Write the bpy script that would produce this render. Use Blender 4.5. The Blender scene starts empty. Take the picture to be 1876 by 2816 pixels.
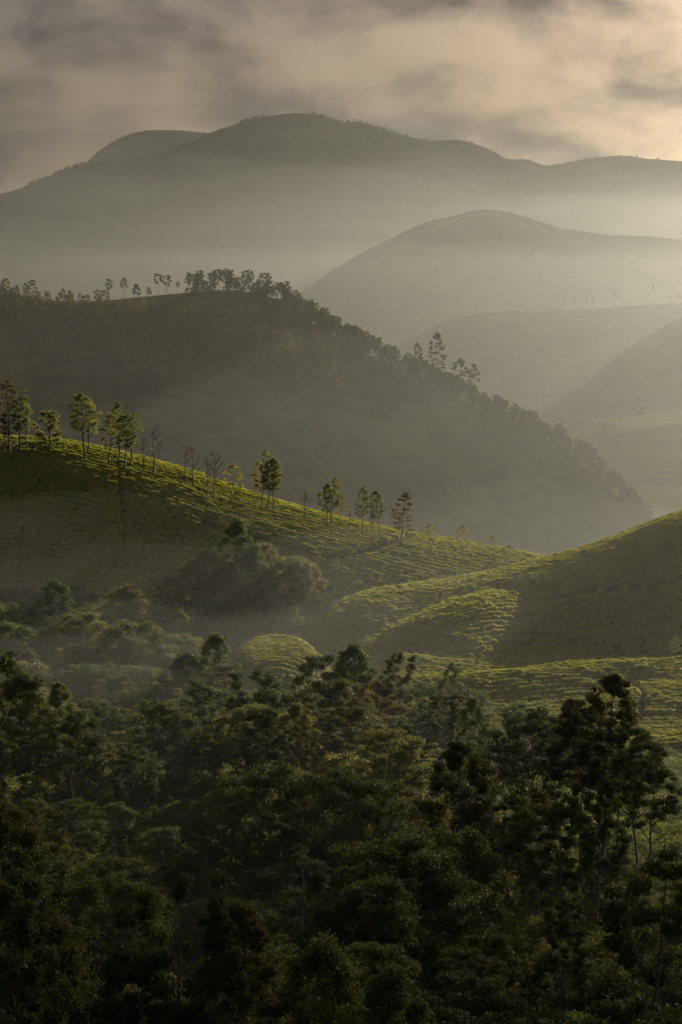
import bpy, math, random
import numpy as np
from mathutils import Vector

# ------------------------------------------------------------------ camera, sky, sun, exposure
R = math.radians
SC = bpy.context.scene
COL = SC.collection
W, H, F = 1876.0, 2816.0, 6350.0           # photograph size and focal length in its pixels
CZ = 100.0                                  # camera height above the datum
PITCH = math.atan((1408 - 700) / F)         # horizon lies at row 700

cam_d = bpy.data.cameras.new('camera'); cam = bpy.data.objects.new('camera', cam_d); COL.objects.link(cam)
cam.location = (0, 0, CZ); cam.rotation_euler = (math.pi / 2 - PITCH, 0, 0)
cam_d.sensor_fit = 'VERTICAL'; cam_d.sensor_height = 36.0; cam_d.lens = F * 36.0 / H
cam_d.clip_start = 1.0; cam_d.clip_end = 60000
SC.camera = cam

SUN_AZ, SUN_EL = R(28), R(12)               # clockwise from the view direction (+Y), above the horizon
SUN_DIR = Vector((math.sin(SUN_AZ) * math.cos(SUN_EL), math.cos(SUN_AZ) * math.cos(SUN_EL), math.sin(SUN_EL)))
sun_d = bpy.data.lights.new('sun', 'SUN'); sun = bpy.data.objects.new('sun', sun_d); COL.objects.link(sun)
sun.rotation_euler = (-SUN_DIR).to_track_quat('-Z', 'Y').to_euler()
sun_d.energy = 5.0; sun_d.angle = R(0.25); sun_d.color = (1.0, 0.88, 0.70)

world = bpy.data.worlds.new('World'); SC.world = world; world.use_nodes = True
def N(nt, typ, **kw):
    n = nt.nodes.new(typ)
    for k, v in kw.items():
        if k.startswith('i_'):
            n.inputs[k[2:].replace('_', ' ')].default_value = v
        else:
            setattr(n, k, v)
    return n
def math_n(nt, op, a, b=None, c=None, clamp=False):
    n = nt.nodes.new('ShaderNodeMath'); n.operation = op; n.use_clamp = clamp
    for i, v in enumerate((a, b, c)):
        if v is None: continue
        if isinstance(v, (int, float)): n.inputs[i].default_value = v
        else: nt.links.new(v, n.inputs[i])
    return n.outputs[0]
def mixc(nt, fac, a, b, blend='MIX'):
    n = nt.nodes.new('ShaderNodeMix'); n.data_type = 'RGBA'; n.blend_type = blend
    for sock, v in ((n.inputs[0], fac), (n.inputs[6], a), (n.inputs[7], b)):
        if isinstance(v, (int, float)): sock.default_value = v
        elif isinstance(v, tuple): sock.default_value = v if len(v) == 4 else v + (1,)
        else: nt.links.new(v, sock)
    return n.outputs[2]
def ramp(nt, fac, stops):
    n = nt.nodes.new('ShaderNodeValToRGB'); e = n.color_ramp.elements
    while len(e) < len(stops): e.new(0.5)
    for el, (p, c) in zip(e, stops):
        el.position = p; el.color = c if len(c) == 4 else tuple(c) + (1,)
    nt.links.new(fac, n.inputs[0]); return n.outputs[0]
def smooth(nt, v, lo, hi):
    n = nt.nodes.new('ShaderNodeMapRange'); n.interpolation_type = 'SMOOTHSTEP'
    n.inputs[1].default_value = lo; n.inputs[2].default_value = hi; nt.links.new(v, n.inputs[0]); return n.outputs[0]

world.cycles.sampling_method = 'MANUAL'; world.cycles.sample_map_resolution = 512
nt = world.node_tree; nt.nodes.clear()
out = N(nt, 'ShaderNodeOutputWorld'); bg = N(nt, 'ShaderNodeBackground')
sky = N(nt, 'ShaderNodeTexSky'); sky.sky_type = 'NISHITA'; sky.sun_disc = False
sky.sun_elevation = SUN_EL; sky.sun_rotation = SUN_AZ; sky.altitude = 1500; sky.air_density = 1.6; sky.dust_density = 4.0
tc = N(nt, 'ShaderNodeTexCoord')
# a broken layer of cloud over the whole sky: lit warm where it is thin or turned to the sun, mauve grey where thick
mp = N(nt, 'ShaderNodeMapping'); mp.inputs['Scale'].default_value = (1, 1, 1.9); mp.inputs['Location'].default_value = (0.31, 0.12, 0.05)
nt.links.new(tc.outputs['Generated'], mp.inputs[0])
warp = N(nt, 'ShaderNodeTexNoise', i_Scale=9.0, i_Detail=3.0, i_Roughness=0.5); nt.links.new(mp.outputs[0], warp.inputs['Vector'])
wv = N(nt, 'ShaderNodeVectorMath', operation='MULTIPLY_ADD'); nt.links.new(warp.outputs['Color'], wv.inputs[0])
wv.inputs[1].default_value = (0.05, 0.05, 0.05); nt.links.new(mp.outputs[0], wv.inputs[2])
n1 = N(nt, 'ShaderNodeTexNoise', i_Scale=15.0, i_Detail=5.0, i_Roughness=0.52); nt.links.new(wv.outputs[0], n1.inputs['Vector'])
n2 = N(nt, 'ShaderNodeTexNoise', i_Scale=24.0, i_Detail=5.0, i_Roughness=0.5); nt.links.new(wv.outputs[0], n2.inputs['Vector'])
dot = N(nt, 'ShaderNodeVectorMath', operation='DOT_PRODUCT'); nt.links.new(tc.outputs['Generated'], dot.inputs[0]); dot.inputs[1].default_value = SUN_DIR
cosa = dot.outputs['Value']
toward = smooth(nt, cosa, 0.70, 1.0)                     # nearness to the sun
glow = math_n(nt, 'POWER', math_n(nt, 'MAXIMUM', cosa, 0.0), 26.0)
thick = smooth(nt, n1.outputs['Fac'], 0.33, 0.66)
lit = smooth(nt, n2.outputs['Fac'], 0.50, 0.68)
dark_c = mixc(nt, glow, (0.017, 0.016, 0.021), (0.058, 0.043, 0.042))
bright_c = mixc(nt, glow, (0.042, 0.032, 0.038), (1.25, 0.86, 0.62))
c1 = mixc(nt, thick, bright_c, dark_c)
c2 = mixc(nt, math_n(nt, 'MULTIPLY', lit, 0.5), c1, bright_c)
skyb = mixc(nt, 1.0, sky.outputs[0], (0.05, 0.05, 0.05), 'MULTIPLY')
cov = math_n(nt, 'ADD', math_n(nt, 'MULTIPLY', thick, 0.12), 0.86)
sepz = N(nt, 'ShaderNodeSeparateXYZ'); nt.links.new(tc.outputs['Generated'], sepz.inputs[0])
over = math_n(nt, 'MULTIPLY_ADD', math_n(nt, 'MAXIMUM', sepz.outputs['Z'], 0.0), 2.4, 0.9)     # overcast: about twice as bright overhead
ov = N(nt, 'ShaderNodeCombineXYZ')
for k_ in range(3): nt.links.new(over, ov.inputs[k_])
fin = mixc(nt, 1.0, mixc(nt, cov, skyb, c2), ov.outputs[0], 'MULTIPLY')
nt.links.new(fin, bg.inputs[0]); bg.inputs[1].default_value = 1.0
nt.links.new(bg.outputs[0], out.inputs[0])

SC.view_settings.view_transform = 'Standard'; SC.view_settings.look = 'None'
SC.view_settings.exposure = 1.15; SC.view_settings.gamma = 1.0; SC.view_settings.use_curve_mapping = False
cy = SC.cycles
cy.max_bounces = 3; cy.diffuse_bounces = 1; cy.glossy_bounces = 1; cy.transmission_bounces = 2; cy.transparent_max_bounces = 8
cy.volume_bounces = 0; cy.use_denoising = True; cy.sample_clamp_indirect = 4.0
cy.use_adaptive_sampling = True; cy.adaptive_threshold = 0.03
try: cy.denoiser = 'OPENIMAGEDENOISE'
except Exception: pass

# ------------------------------------------------------------------ helpers
def ray(x, y):
    """direction (per metre of forward distance along +Y) of a picture point"""
    r = (x - W / 2) / F; u = -(y - H / 2) / F
    dy = math.cos(PITCH) + u * math.sin(PITCH); dz = -math.sin(PITCH) + u * math.cos(PITCH)
    return r / dy, dz / dy
def at(x, y, D):
    rx, rz = ray(x, y); return rx * D, D, CZ + rz * D
def project(X, Y, Z):
    dz = Z - CZ
    f = Y * math.cos(PITCH) - dz * math.sin(PITCH); u = Y * math.sin(PITCH) + dz * math.cos(PITCH)
    return W / 2 + F * X / f, H / 2 - F * u / f

def _hash(ix, iy, seed):
    h = (ix.astype(np.int64) * 374761393 + iy.astype(np.int64) * 668265263 + seed * 1274126177) & 0xffffffff
    h = ((h ^ (h >> 13)) * 1274126177) & 0xffffffff
    return ((h ^ (h >> 16)) & 0xffff) / 65535.0
def vnoise(x, y, seed=0):
    x = np.asarray(x, float); y = np.asarray(y, float)
    ix = np.floor(x); iy = np.floor(y); fx = x - ix; fy = y - iy
    fx = fx * fx * fx * (fx * (fx * 6 - 15) + 10); fy = fy * fy * fy * (fy * (fy * 6 - 15) + 10)
    a = _hash(ix, iy, seed); b = _hash(ix + 1, iy, seed); c = _hash(ix, iy + 1, seed); d = _hash(ix + 1, iy + 1, seed)
    return (a + (b - a) * fx) * (1 - fy) + (c + (d - c) * fx) * fy
def fbm(x, y, seed=0, octs=4, gain=0.5):
    s = 0; a = 1.0; t = 0
    for o in range(octs):
        s = s + a * (vnoise(x * 2 ** o, y * 2 ** o, seed + 17 * o) * 2 - 1); t += a; a *= gain
    return s / t
def smax(a, b, k):
    h = np.clip(0.5 + 0.5 * (a - b) / k, 0, 1); return b + (a - b) * h + k * h * (1 - h)
def spline(xs, ys, x):
    """monotone-ish smooth interpolation (cubic Hermite with finite differences)"""
    xs = np.asarray(xs, float); ys = np.asarray(ys, float)
    m = np.gradient(ys, xs); x = np.asarray(x, float)
    xc = np.clip(x, xs[0], xs[-1]); i = np.clip(np.searchsorted(xs, xc) - 1, 0, len(xs) - 2)
    h = xs[i + 1] - xs[i]; t = (xc - xs[i]) / h
    r = (2*t**3-3*t**2+1)*ys[i] + (t**3-2*t**2+t)*h*m[i] + (-2*t**3+3*t**2)*ys[i+1] + (t**3-t**2)*h*m[i+1]
    return r + np.where(x > xs[-1], (x - xs[-1]) * m[-1], 0) + np.where(x < xs[0], (x - xs[0]) * m[0], 0)

def mesh_from(name, V, faces, mat=None, smooth_shade=False):
    """faces: list of integer arrays (n,k), k = 3 or 4"""
    me = bpy.data.meshes.new(name); V = np.asarray(V, np.float32)
    me.vertices.add(len(V)); me.vertices.foreach_set('co', V.ravel())
    faces = [np.asarray(f, np.int32) for f in faces if len(f)]
    nl = sum(f.size for f in faces); npoly = sum(len(f) for f in faces)
    me.loops.add(nl); me.polygons.add(npoly)
    me.loops.foreach_set('vertex_index', np.concatenate([f.ravel() for f in faces]))
    tot = np.concatenate([np.full(len(f), f.shape[1], np.int32) for f in faces])
    start = np.concatenate([[0], np.cumsum(tot)[:-1]]).astype(np.int32)
    me.polygons.foreach_set('loop_start', start)
    try: me.polygons.foreach_set('loop_total', tot)
    except Exception: pass
    if smooth_shade: me.polygons.foreach_set('use_smooth', np.ones(npoly, bool))
    me.update(calc_edges=True); me.validate()
    if mat: me.materials.append(mat)
    return me
def link(name, me, parent=None, loc=None):
    o = bpy.data.objects.new(name, me); COL.objects.link(o)
    if parent: o.parent = parent
    if loc is not None: o.location = loc
    return o
def tag(o, label=None, cat=None, group=None, kind=None):
    if label: o['label'] = label
    if cat: o['category'] = cat
    if group: o['group'] = group
    if kind: o['kind'] = kind
    return o
def grid_mesh(name, xs, ys, zfun, mat):
    Xg, Yg = np.meshgrid(xs, ys); Z = zfun(Xg, Yg)
    return grid_arr(name, Xg, Yg, Z, mat)
def grid_arr(name, Xg, Yg, Z, mat):
    ny, nx = Xg.shape; V = np.stack([Xg.ravel(), Yg.ravel(), Z.ravel()], 1)
    idx = np.arange(nx * ny).reshape(ny, nx)
    q = np.stack([idx[:-1, :-1].ravel(), idx[:-1, 1:].ravel(), idx[1:, 1:].ravel(), idx[1:, :-1].ravel()], 1)
    return link(name, mesh_from(name, V, [q], mat, True))

# ------------------------------------------------------------------ materials
def new_mat(name):
    m = bpy.data.materials.new(name); m.use_nodes = True; m.node_tree.nodes.clear(); return m, m.node_tree
def leaf_mat(name, stops, trans=0.45, rough=0.65, spec=0.08, tint_t=(1.25, 1.2, 0.55), scale=0.35):
    m, t = new_mat(name); o = N(t, 'ShaderNodeOutputMaterial')
    oi = N(t, 'ShaderNodeObjectInfo'); geo = N(t, 'ShaderNodeNewGeometry')
    isl = geo.outputs['Random Per Island']
    tcn = N(t, 'ShaderNodeTexCoord'); nz = N(t, 'ShaderNodeTexNoise', i_Scale=scale, i_Detail=2.0); t.links.new(tcn.outputs['Object'], nz.inputs['Vector'])
    f = math_n(t, 'ADD', math_n(t, 'MULTIPLY', oi.outputs['Random'], 0.50),
               math_n(t, 'ADD', math_n(t, 'MULTIPLY', isl, 0.30), math_n(t, 'MULTIPLY', nz.outputs['Fac'], 0.35)))
    c = ramp(t, f, stops)
    p = N(t, 'ShaderNodeBsdfPrincipled'); t.links.new(c, p.inputs['Base Color']); p.inputs['Roughness'].default_value = rough
    p.inputs['Specular IOR Level'].default_value = spec
    tr = N(t, 'ShaderNodeBsdfTranslucent'); t.links.new(mixc(t, 1.0, c, tint_t, 'MULTIPLY'), tr.inputs[0])
    mx = N(t, 'ShaderNodeMixShader'); mx.inputs[0].default_value = trans
    t.links.new(p.outputs[0], mx.inputs[1]); t.links.new(tr.outputs[0], mx.inputs[2]); t.links.new(mx.outputs[0], o.inputs[0])
    return m
def bark_mat(name, c0, c1):
    m, t = new_mat(name); o = N(t, 'ShaderNodeOutputMaterial'); p = N(t, 'ShaderNodeBsdfPrincipled')
    tcn = N(t, 'ShaderNodeTexCoord'); nz = N(t, 'ShaderNodeTexNoise', i_Scale=3.0, i_Detail=4.0)
    mpn = N(t, 'ShaderNodeMapping'); mpn.inputs['Scale'].default_value = (3, 3, 0.5)
    t.links.new(tcn.outputs['Object'], mpn.inputs[0]); t.links.new(mpn.outputs[0], nz.inputs['Vector'])
    t.links.new(ramp(t, nz.outputs['Fac'], [(0.3, c0), (0.7, c1)]), p.inputs['Base Color']); p.inputs['Roughness'].default_value = 0.85
    t.links.new(p.outputs[0], o.inputs[0]); return m
def ground_mat(name, stops, s1, s2, rough=0.95, bump=0.0, bscale=1.0, stretch=(1, 1, 1)):
    m, t = new_mat(name); o = N(t, 'ShaderNodeOutputMaterial'); p = N(t, 'ShaderNodeBsdfPrincipled')
    tcn = N(t, 'ShaderNodeTexCoord'); mpn = N(t, 'ShaderNodeMapping'); mpn.inputs['Scale'].default_value = stretch
    t.links.new(tcn.outputs['Object'], mpn.inputs[0])
    a = N(t, 'ShaderNodeTexNoise', i_Scale=s1, i_Detail=5.0, i_Roughness=0.6); b = N(t, 'ShaderNodeTexNoise', i_Scale=s2, i_Detail=3.0)
    t.links.new(mpn.outputs[0], a.inputs['Vector']); t.links.new(mpn.outputs[0], b.inputs['Vector'])
    f = math_n(t, 'ADD', math_n(t, 'MULTIPLY', a.outputs['Fac'], 0.6), math_n(t, 'MULTIPLY', b.outputs['Fac'], 0.4))
    t.links.new(ramp(t, f, stops), p.inputs['Base Color']); p.inputs['Roughness'].default_value = rough
    p.inputs['Specular IOR Level'].default_value = 0.0
    if bump:
        bp = N(t, 'ShaderNodeBump'); bp.inputs['Strength'].default_value = 0.8; bp.inputs['Distance'].default_value = bump
        nz = N(t, 'ShaderNodeTexNoise', i_Scale=bscale, i_Detail=4.0); t.links.new(mpn.outputs[0], nz.inputs['Vector'])
        t.links.new(nz.outputs['Fac'], bp.inputs['Height']); t.links.new(bp.outputs[0], p.inputs['Normal'])
    t.links.new(p.outputs[0], o.inputs[0]); return m

M = {}
M['euc'] = leaf_mat('eucalyptus_leaves', [(0.1, (0.024, 0.042, 0.018)), (0.5, (0.046, 0.066, 0.022)), (0.9, (0.085, 0.080, 0.028))], 0.38)
M['broad'] = leaf_mat('broadleaf_leaves', [(0.15, (0.026, 0.046, 0.020)), (0.5, (0.070, 0.098, 0.034)), (0.85, (0.15, 0.15, 0.048))], 0.42)
M['rust'] = leaf_mat('brownish_leaves', [(0.1, (0.055, 0.055, 0.022)), (0.5, (0.085, 0.068, 0.028)), (0.9, (0.11, 0.085, 0.03))], 0.45, tint_t=(1.2, 1.0, 0.5))
M['oak'] = leaf_mat('silver_oak_leaves', [(0.1, (0.075, 0.105, 0.034)), (0.5, (0.125, 0.150, 0.048)), (0.9, (0.21, 0.20, 0.060))], 0.58)
M['oak_brown'] = leaf_mat('dry_silver_oak_leaves', [(0.1, (0.06, 0.045, 0.03)), (0.5, (0.09, 0.065, 0.035)), (0.9, (0.12, 0.10, 0.04))], 0.4)
M['ridge'] = leaf_mat('ridge_leaves', [(0.1, (0.020, 0.030, 0.014)), (0.5, (0.032, 0.042, 0.018)), (0.9, (0.060, 0.056, 0.022))], 0.35)
M['olive'] = leaf_mat('olive_leaves', [(0.1, (0.07, 0.072, 0.034)), (0.5, (0.12, 0.105, 0.045)), (0.9, (0.16, 0.125, 0.05))], 0.45)
M['tea'] = leaf_mat('tea_leaves', [(0.1, (0.15, 0.190, 0.040)), (0.5, (0.24, 0.275, 0.058)), (0.9, (0.33, 0.33, 0.078))], 0.45, rough=0.6, spec=0.12, tint_t=(1.3, 1.2, 0.45), scale=0.05)
M['bark'] = bark_mat('grey_bark', (0.045, 0.036, 0.030), (0.11, 0.09, 0.075))
M['pale_bark'] = bark_mat('pale_bark', (0.07, 0.06, 0.05), (0.18, 0.155, 0.13))
M['soil'] = ground_mat('forest_soil', [(0.3, (0.030, 0.026, 0.016)), (0.55, (0.045, 0.045, 0.020)), (0.75, (0.065, 0.050, 0.030))], 0.06, 0.7, bump=0.3, bscale=0.6)
M['tea_soil'] = M['soil']
M['hill'] = ground_mat('hill_cover', [(0.38, (0.018, 0.024, 0.012)), (0.5, (0.050, 0.058, 0.022)), (0.62, (0.095, 0.090, 0.036))], 0.016, 0.10, bump=0.5, bscale=0.25)
M['mount'] = ground_mat('mountain_cover', [(0.38, (0.022, 0.026, 0.016)), (0.50, (0.034, 0.038, 0.020)), (0.62, (0.052, 0.050, 0.028))], 0.006, 0.05, bump=1.5, bscale=0.08)
M['valley'] = ground_mat('valley_fields', [(0.35, (0.030, 0.036, 0.016)), (0.48, (0.055, 0.062, 0.022)), (0.58, (0.075, 0.080, 0.028)), (0.70, (0.06, 0.048, 0.032))], 0.012, 0.06, stretch=(0.5, 1.6, 1), bump=1.5, bscale=0.12)
M['field'] = ground_mat('tea_field_cover', [(0.35, (0.05, 0.065, 0.016)), (0.5, (0.09, 0.11, 0.022)), (0.65, (0.13, 0.14, 0.03))], 0.02, 0.12, bump=0.8, bscale=0.5, stretch=(0.6, 1.5, 1))

# ------------------------------------------------------------------ terrain
class Ridge:
    """a hill known by its crest line: picture points with their distance; falls off before and behind it"""
    def __init__(self, pts, front, back, round_f=12., flat_f=0.12, seed=1, namp=2., nscale=40., rough=0., rs=30.):
        self.rough, self.rsc = rough, rs
        P = [at(*p) for p in pts]; P.sort(key=lambda p: p[0])
        self.x = np.array([p[0] for p in P]); self.y = np.array([p[1] for p in P]); self.z = np.array([p[2] for p in P])
        self.front, self.back, self.rf, self.ff, self.seed, self.na, self.ns = front, back, round_f, flat_f, seed, namp, nscale
    def crest(self, X): return spline(self.x, self.y, X), spline(self.x, self.z, X)
    def __call__(self, X, Y):
        yc, zc = self.crest(X); u = yc - Y
        n = fbm(X / self.ns, Y / (self.ns * 1.6), self.seed, 4)
        w = np.clip(np.abs(u) / (self.rf * 2.5), 0, 1)
        fr = self.front * (1 + 0.35 * fbm(X / (self.ns * 1.3), X * 0 + 3.3, self.seed + 5, 2))
        drop_f = self.ff * u + (fr - self.ff) * (np.sqrt(np.maximum(u, 0) ** 2 + self.rf ** 2) - self.rf)
        ub = np.maximum(-u, 0)
        drop_b = self.back * (np.sqrt(ub ** 2 + self.rf ** 2) - self.rf)
        gul = -np.abs(fbm(X / (self.ns * .42), Y / (self.ns * 2.6), self.seed + 70, 3)) * self.na * 1.1 * w if self.na > 6 else 0
        return zc - np.where(u >= 0, drop_f, drop_b) + n * self.na * w + gul + (self.rough * fbm(X / self.rsc, Y / (self.rsc * 3), self.seed + 40, 4, .6) if self.rough else 0)

LEFT = Ridge([(-900, 1190, 660), (-400, 1192, 645), (0, 1210, 625), (130, 1216, 618), (240, 1236, 612), (380, 1270, 606), (500, 1302, 602), (620, 1346, 598),
              (740, 1385, 595), (860, 1420, 592), (980, 1449, 590), (1100, 1476, 588), (1250, 1502, 592), (1400, 1527, 598), (1500, 1545, 602), (1700, 1620, 610), (2000, 1760, 620)],
             0.46, 0.40, round_f=36, flat_f=0.06, seed=11, namp=2.2, nscale=34)
RIGHT = Ridge([(500, 2000, 480), (760, 1800, 500), (880, 1706, 512), (930, 1676, 516), (1000, 1645, 521), (1100, 1628, 527), (1250, 1607, 534), (1400, 1577, 541), (1560, 1536, 547), (1700, 1490, 553),
               (1876, 1425, 560), (1980, 1402, 565), (2150, 1420, 570), (2400, 1480, 580), (2900, 1600, 595)],
              0.55, 0.42, round_f=26, flat_f=-0.08, seed=23, namp=1.2, nscale=26)
TONGUE = Ridge([(860, 1950, 468), (920, 1850, 477), (980, 1792, 485), (1060, 1752, 491), (1180, 1694, 500), (1300, 1652, 510), (1380, 1641, 517), (1445, 1641, 522), (1510, 1650, 524), (1590, 1672, 524), (1700, 1730, 522), (1800, 1810, 520)],
               0.46, 0.30, round_f=13, flat_f=-0.01, seed=31, namp=0.5, nscale=16)
SPUR = Ridge([(1300, 1720, 518), (1400, 1680, 522), (1480, 1640, 526), (1560, 1602, 530), (1640, 1568, 534), (1720, 1528, 539), (1800, 1484, 544), (1876, 1448, 549), (1980, 1440, 554), (2150, 1500, 558)],
             0.42, 0.32, round_f=9, flat_f=-0.03, seed=37, namp=0.4, nscale=16)
GY = [-400, -60, 0, 30, 60, 100, 130, 180, 230, 280, 320, 380, 430, 470, 510, 560, 620, 700, 800, 1000, 1400]
GZ = [120, 104, 97, 84, 70, 53, 45, 37, 31, 26, 22, 13, 8, 6, 4, 2, -12, -38, -55, -60, -62]
def base_h(X, Y):
    z = np.interp(Y, GY, GZ)
    near = np.clip((430 - Y) / 120, 0, 1)
    z = z + near * (0.00035 * (X + 10) ** 2 * np.clip(Y / 200, 0, 1) + 2.0 * fbm(X / 45, Y / 45, 3, 3))
    # hollow left of centre between the near slope and the spur
    z = z - 7 * np.exp(-((X + 8) / 18) ** 2 - ((Y - 235) / 40) ** 2) + 4.5 * np.exp(-((X - 4) / 26) ** 2 - ((Y - 322) / 26) ** 2)
    z = z + 5 * np.exp(-((X + 55) / 22) ** 2 - ((Y - 300) / 60) ** 2)
    z = z + 7 * np.exp(-((X + 70) / 45) ** 2 - ((Y - 480) / 45) ** 2)
    # tea terraces on the right valley floor
    t = np.clip((X + 2) / 14, 0, 1) * np.exp(-((Y - 466) / 48) ** 2)
    z = z + t * (9.6 + 1.0 * np.sin((Y - 0.35 * X) / 4.6 + 1.6 * fbm(X / 30, Y / 30, 41, 2)))
    # flat-topped knoll
    r2 = ((X + 13.5) / 11.5) ** 2 + ((Y - 466) / 28) ** 2
    z = smax(z, 19.4 - 0.045 * (466 - Y) * (Y < 466) - 9.0 * np.maximum(r2 - 0.25, 0) ** 1.2, 1.2)
    return z
def near_h(X, Y):
    X = np.asarray(X, float); Y = np.asarray(Y, float)
    z = base_h(X, Y)
    z = smax(z, np.where(X < 130, LEFT(X, Y), -200), 3.0)
    z = smax(z, RIGHT(X, Y), 2.5)
    z = smax(z, TONGUE(X, Y), 1.2)
    z = smax(z, np.where(X > 30, SPUR(X, Y), -200), 0.8)
    return z
def hit(x, y, y0=60, y1=1000, fn=near_h):
    """where the line of sight through a picture point meets the ground"""
    rx, rz = ray(x, y); Yv = np.arange(y0, y1, 0.5)
    d = CZ + rz * Yv - fn(rx * Yv, Yv); i = np.argmax(d < 0)
    if d[i] >= 0: return None
    Yh = Yv[i]; return rx * Yh, Yh, float(fn(np.array(rx * Yh), np.array(Yh)))

xs = np.concatenate([np.arange(-420, -130, 10), np.arange(-130, 130, 1.6), np.arange(130, 440, 10)])
ys = np.concatenate([np.arange(-300, 60, 12), np.arange(60, 400, 3), np.arange(400, 660, 1.6), np.arange(660, 1010, 8)])
tag(grid_mesh('terrain', xs, ys, near_h, M['soil']), kind='structure')

# the wide valley floor, out to the mountains that close the view
def floor_h(X, Y): return -57 + 4 * fbm(X / 260, Y / 260, 77, 3) - 3
gx = np.concatenate([-np.geomspace(8900, 520, 24), np.arange(-500, 1000, 16), np.geomspace(1020, 8900, 24)])
gy = np.concatenate([np.linspace(-2400, 900, 20), np.arange(920, 2700, 14), np.geomspace(2720, 6550, 24)])
def floor2(X, Y):
    z = floor_h(X, Y)
    r = np.exp(-(((X - 330) / 110) ** 2 + ((Y - 2080) / 90) ** 2) * 1.0) * 12
    s = np.clip((1000 - np.maximum(np.abs(X), np.abs(Y - 400))) / 300, 0, 1)
    return z + r - 30 * (s > 0) * s
tag(grid_mesh('ground', gx, gy, floor2, M['valley']), kind='structure')

RIDGE = Ridge([(-700, 790, 1400), (-300, 795, 1400), (0, 806, 1400), (60, 814, 1400), (150, 826, 1400), (280, 827, 1400), (400, 815, 1400), (500, 806, 1400), (600, 797, 1395), (680, 800, 1390), (760, 822, 1385),
               (850, 882, 1375), (960, 946, 1365), (1100, 1018, 1350), (1250, 1090, 1335), (1400, 1165, 1315), (1550, 1240, 1295), (1650, 1310, 1280), (1720, 1385, 1265), (1790, 1470, 1250), (1900, 1600, 1240)],
              0.46, 0.5, round_f=26, flat_f=0.16, seed=51, namp=8, nscale=110)
HILL_B = Ridge([(700, 1160, 2500), (1000, 1000, 2540), (1120, 935, 2560), (1240, 878, 2580), (1330, 860, 2590), (1450, 854, 2600), (1580, 852, 2600), (1700, 842, 2600), (1790, 836, 2600), (1876, 834, 2600), (2300, 800, 2620)],
               0.42, 0.4, round_f=40, flat_f=0.2, seed=61, namp=14, nscale=200, rough=2.5, rs=40)
HILL_C = Ridge([(1300, 1330, 2150), (1420, 1210, 2180), (1560, 1105, 2220), (1640, 1035, 2240), (1720, 965, 2260), (1800, 915, 2280), (1876, 872, 2300), (2050, 800, 2330), (2400, 740, 2350)],
               0.38, 0.4, round_f=30, flat_f=0.2, seed=71, namp=9, nscale=140)
HILL_D = Ridge([(500, 1000, 3150), (700, 880, 3180), (850, 788, 3200), (960, 716, 3210), (1060, 660, 3220), (1160, 618, 3225), (1250, 594, 3230), (1350, 577, 3230), (1420, 588, 3230), (1500, 612, 3230), (1580, 632, 3240),
                (1680, 648, 3240), (1780, 652, 3240), (1876, 660, 3240), (2300, 690, 3240)],
               0.40, 0.4, round_f=60, flat_f=0.2, seed=81, namp=24, nscale=260, rough=4, rs=60)
MOUNT = Ridge([(-700, 640, 4600), (-300, 570, 4600), (0, 532, 4600), (60, 516, 4600), (130, 486, 4600), (200, 456, 4600), (300, 447, 4600), (420, 426, 4600), (520, 390, 4600), (600, 356, 4600), (680, 328, 4600),
               (740, 318, 4600), (880, 317, 4600), (935, 336, 4600), (1000, 337, 4600), (1050, 354, 4600), (1110, 370, 4600), (1190, 388, 4600), (1250, 384, 4600), (1300, 392, 4600), (1350, 414, 4600), (1400, 436, 4600),
               (1450, 438, 4600), (1500, 453, 4600), (1560, 448, 4600), (1640, 433, 4600), (1700, 428, 4600), (1760, 434, 4600), (1876, 446, 4600), (2200, 500, 4600), (2600, 600, 4600)],
              0.46, 0.4, round_f=70, flat_f=0.25, seed=91, namp=60, nscale=420, rough=5, rs=60)
FAR = Ridge([(-900, 654, 5800), (-400, 574, 5800), (-100, 654, 5800), (60, 574, 5800), (140, 529, 5800), (195, 484, 5800), (240, 446, 5800), (285, 406, 5800), (335, 376, 5800), (400, 361, 5800), (470, 359, 5800), (540, 366, 5800), (640, 380, 5800), (760, 424, 5800), (1000, 534, 5800), (1300, 654, 5800)],
            0.40, 0.4, round_f=90, flat_f=0.25, seed=95, namp=60, nscale=600, rough=7, rs=90)
HILL_E = Ridge([(1380, 1460, 1640), (1470, 1380, 1660), (1560, 1290, 1690), (1640, 1222, 1720), (1720, 1186, 1740), (1800, 1172, 1750), (1876, 1162, 1760), (2100, 1130, 1780), (2400, 1110, 1800)],
               0.34, 0.02, round_f=14, flat_f=0.12, seed=75, namp=5, nscale=60)
def far_h(X, Y):
    yc, _ = HILL_E.crest(X); return np.maximum(floor2(X, Y), np.where((np.asarray(X) > 90) & (yc - Y > -165) & (yc - Y < 290), HILL_E(X, Y), -200))
def hill_obj(name, rg, x0, x1, dx, yf, yb, dy, mat):
    X, T = np.meshgrid(np.arange(x0, x1, dx), np.arange(-yb, yf, dy))
    yc, _ = rg.crest(X); Y = yc - T
    Z = np.maximum(rg(X, Y), -90.0)
    o = grid_arr(name, X, Y, Z, mat); tag(o, kind='structure'); return o
hill_obj('hill', RIDGE, -480, 300, 6, 420, 260, 6, M['hill'])
hill_obj('hill', HILL_B, -350, 750, 14, 420, 300, 14, M['hill'])
hill_obj('hill', HILL_C, 20, 620, 12, 420, 260, 12, M['hill'])
hill_obj('hill', HILL_E, 90, 420, 6, 300, 170, 6, M['field'])
hill_obj('hill', HILL_D, -700, 900, 16, 700, 400, 16, M['hill'])
hill_obj('mountain', MOUNT, -1500, 1500, 16, 1150, 600, 20, M['mount'])
hill_obj('mountain', FAR, -2600, 900, 40, 1600, 800, 40, M['mount'])

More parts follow.
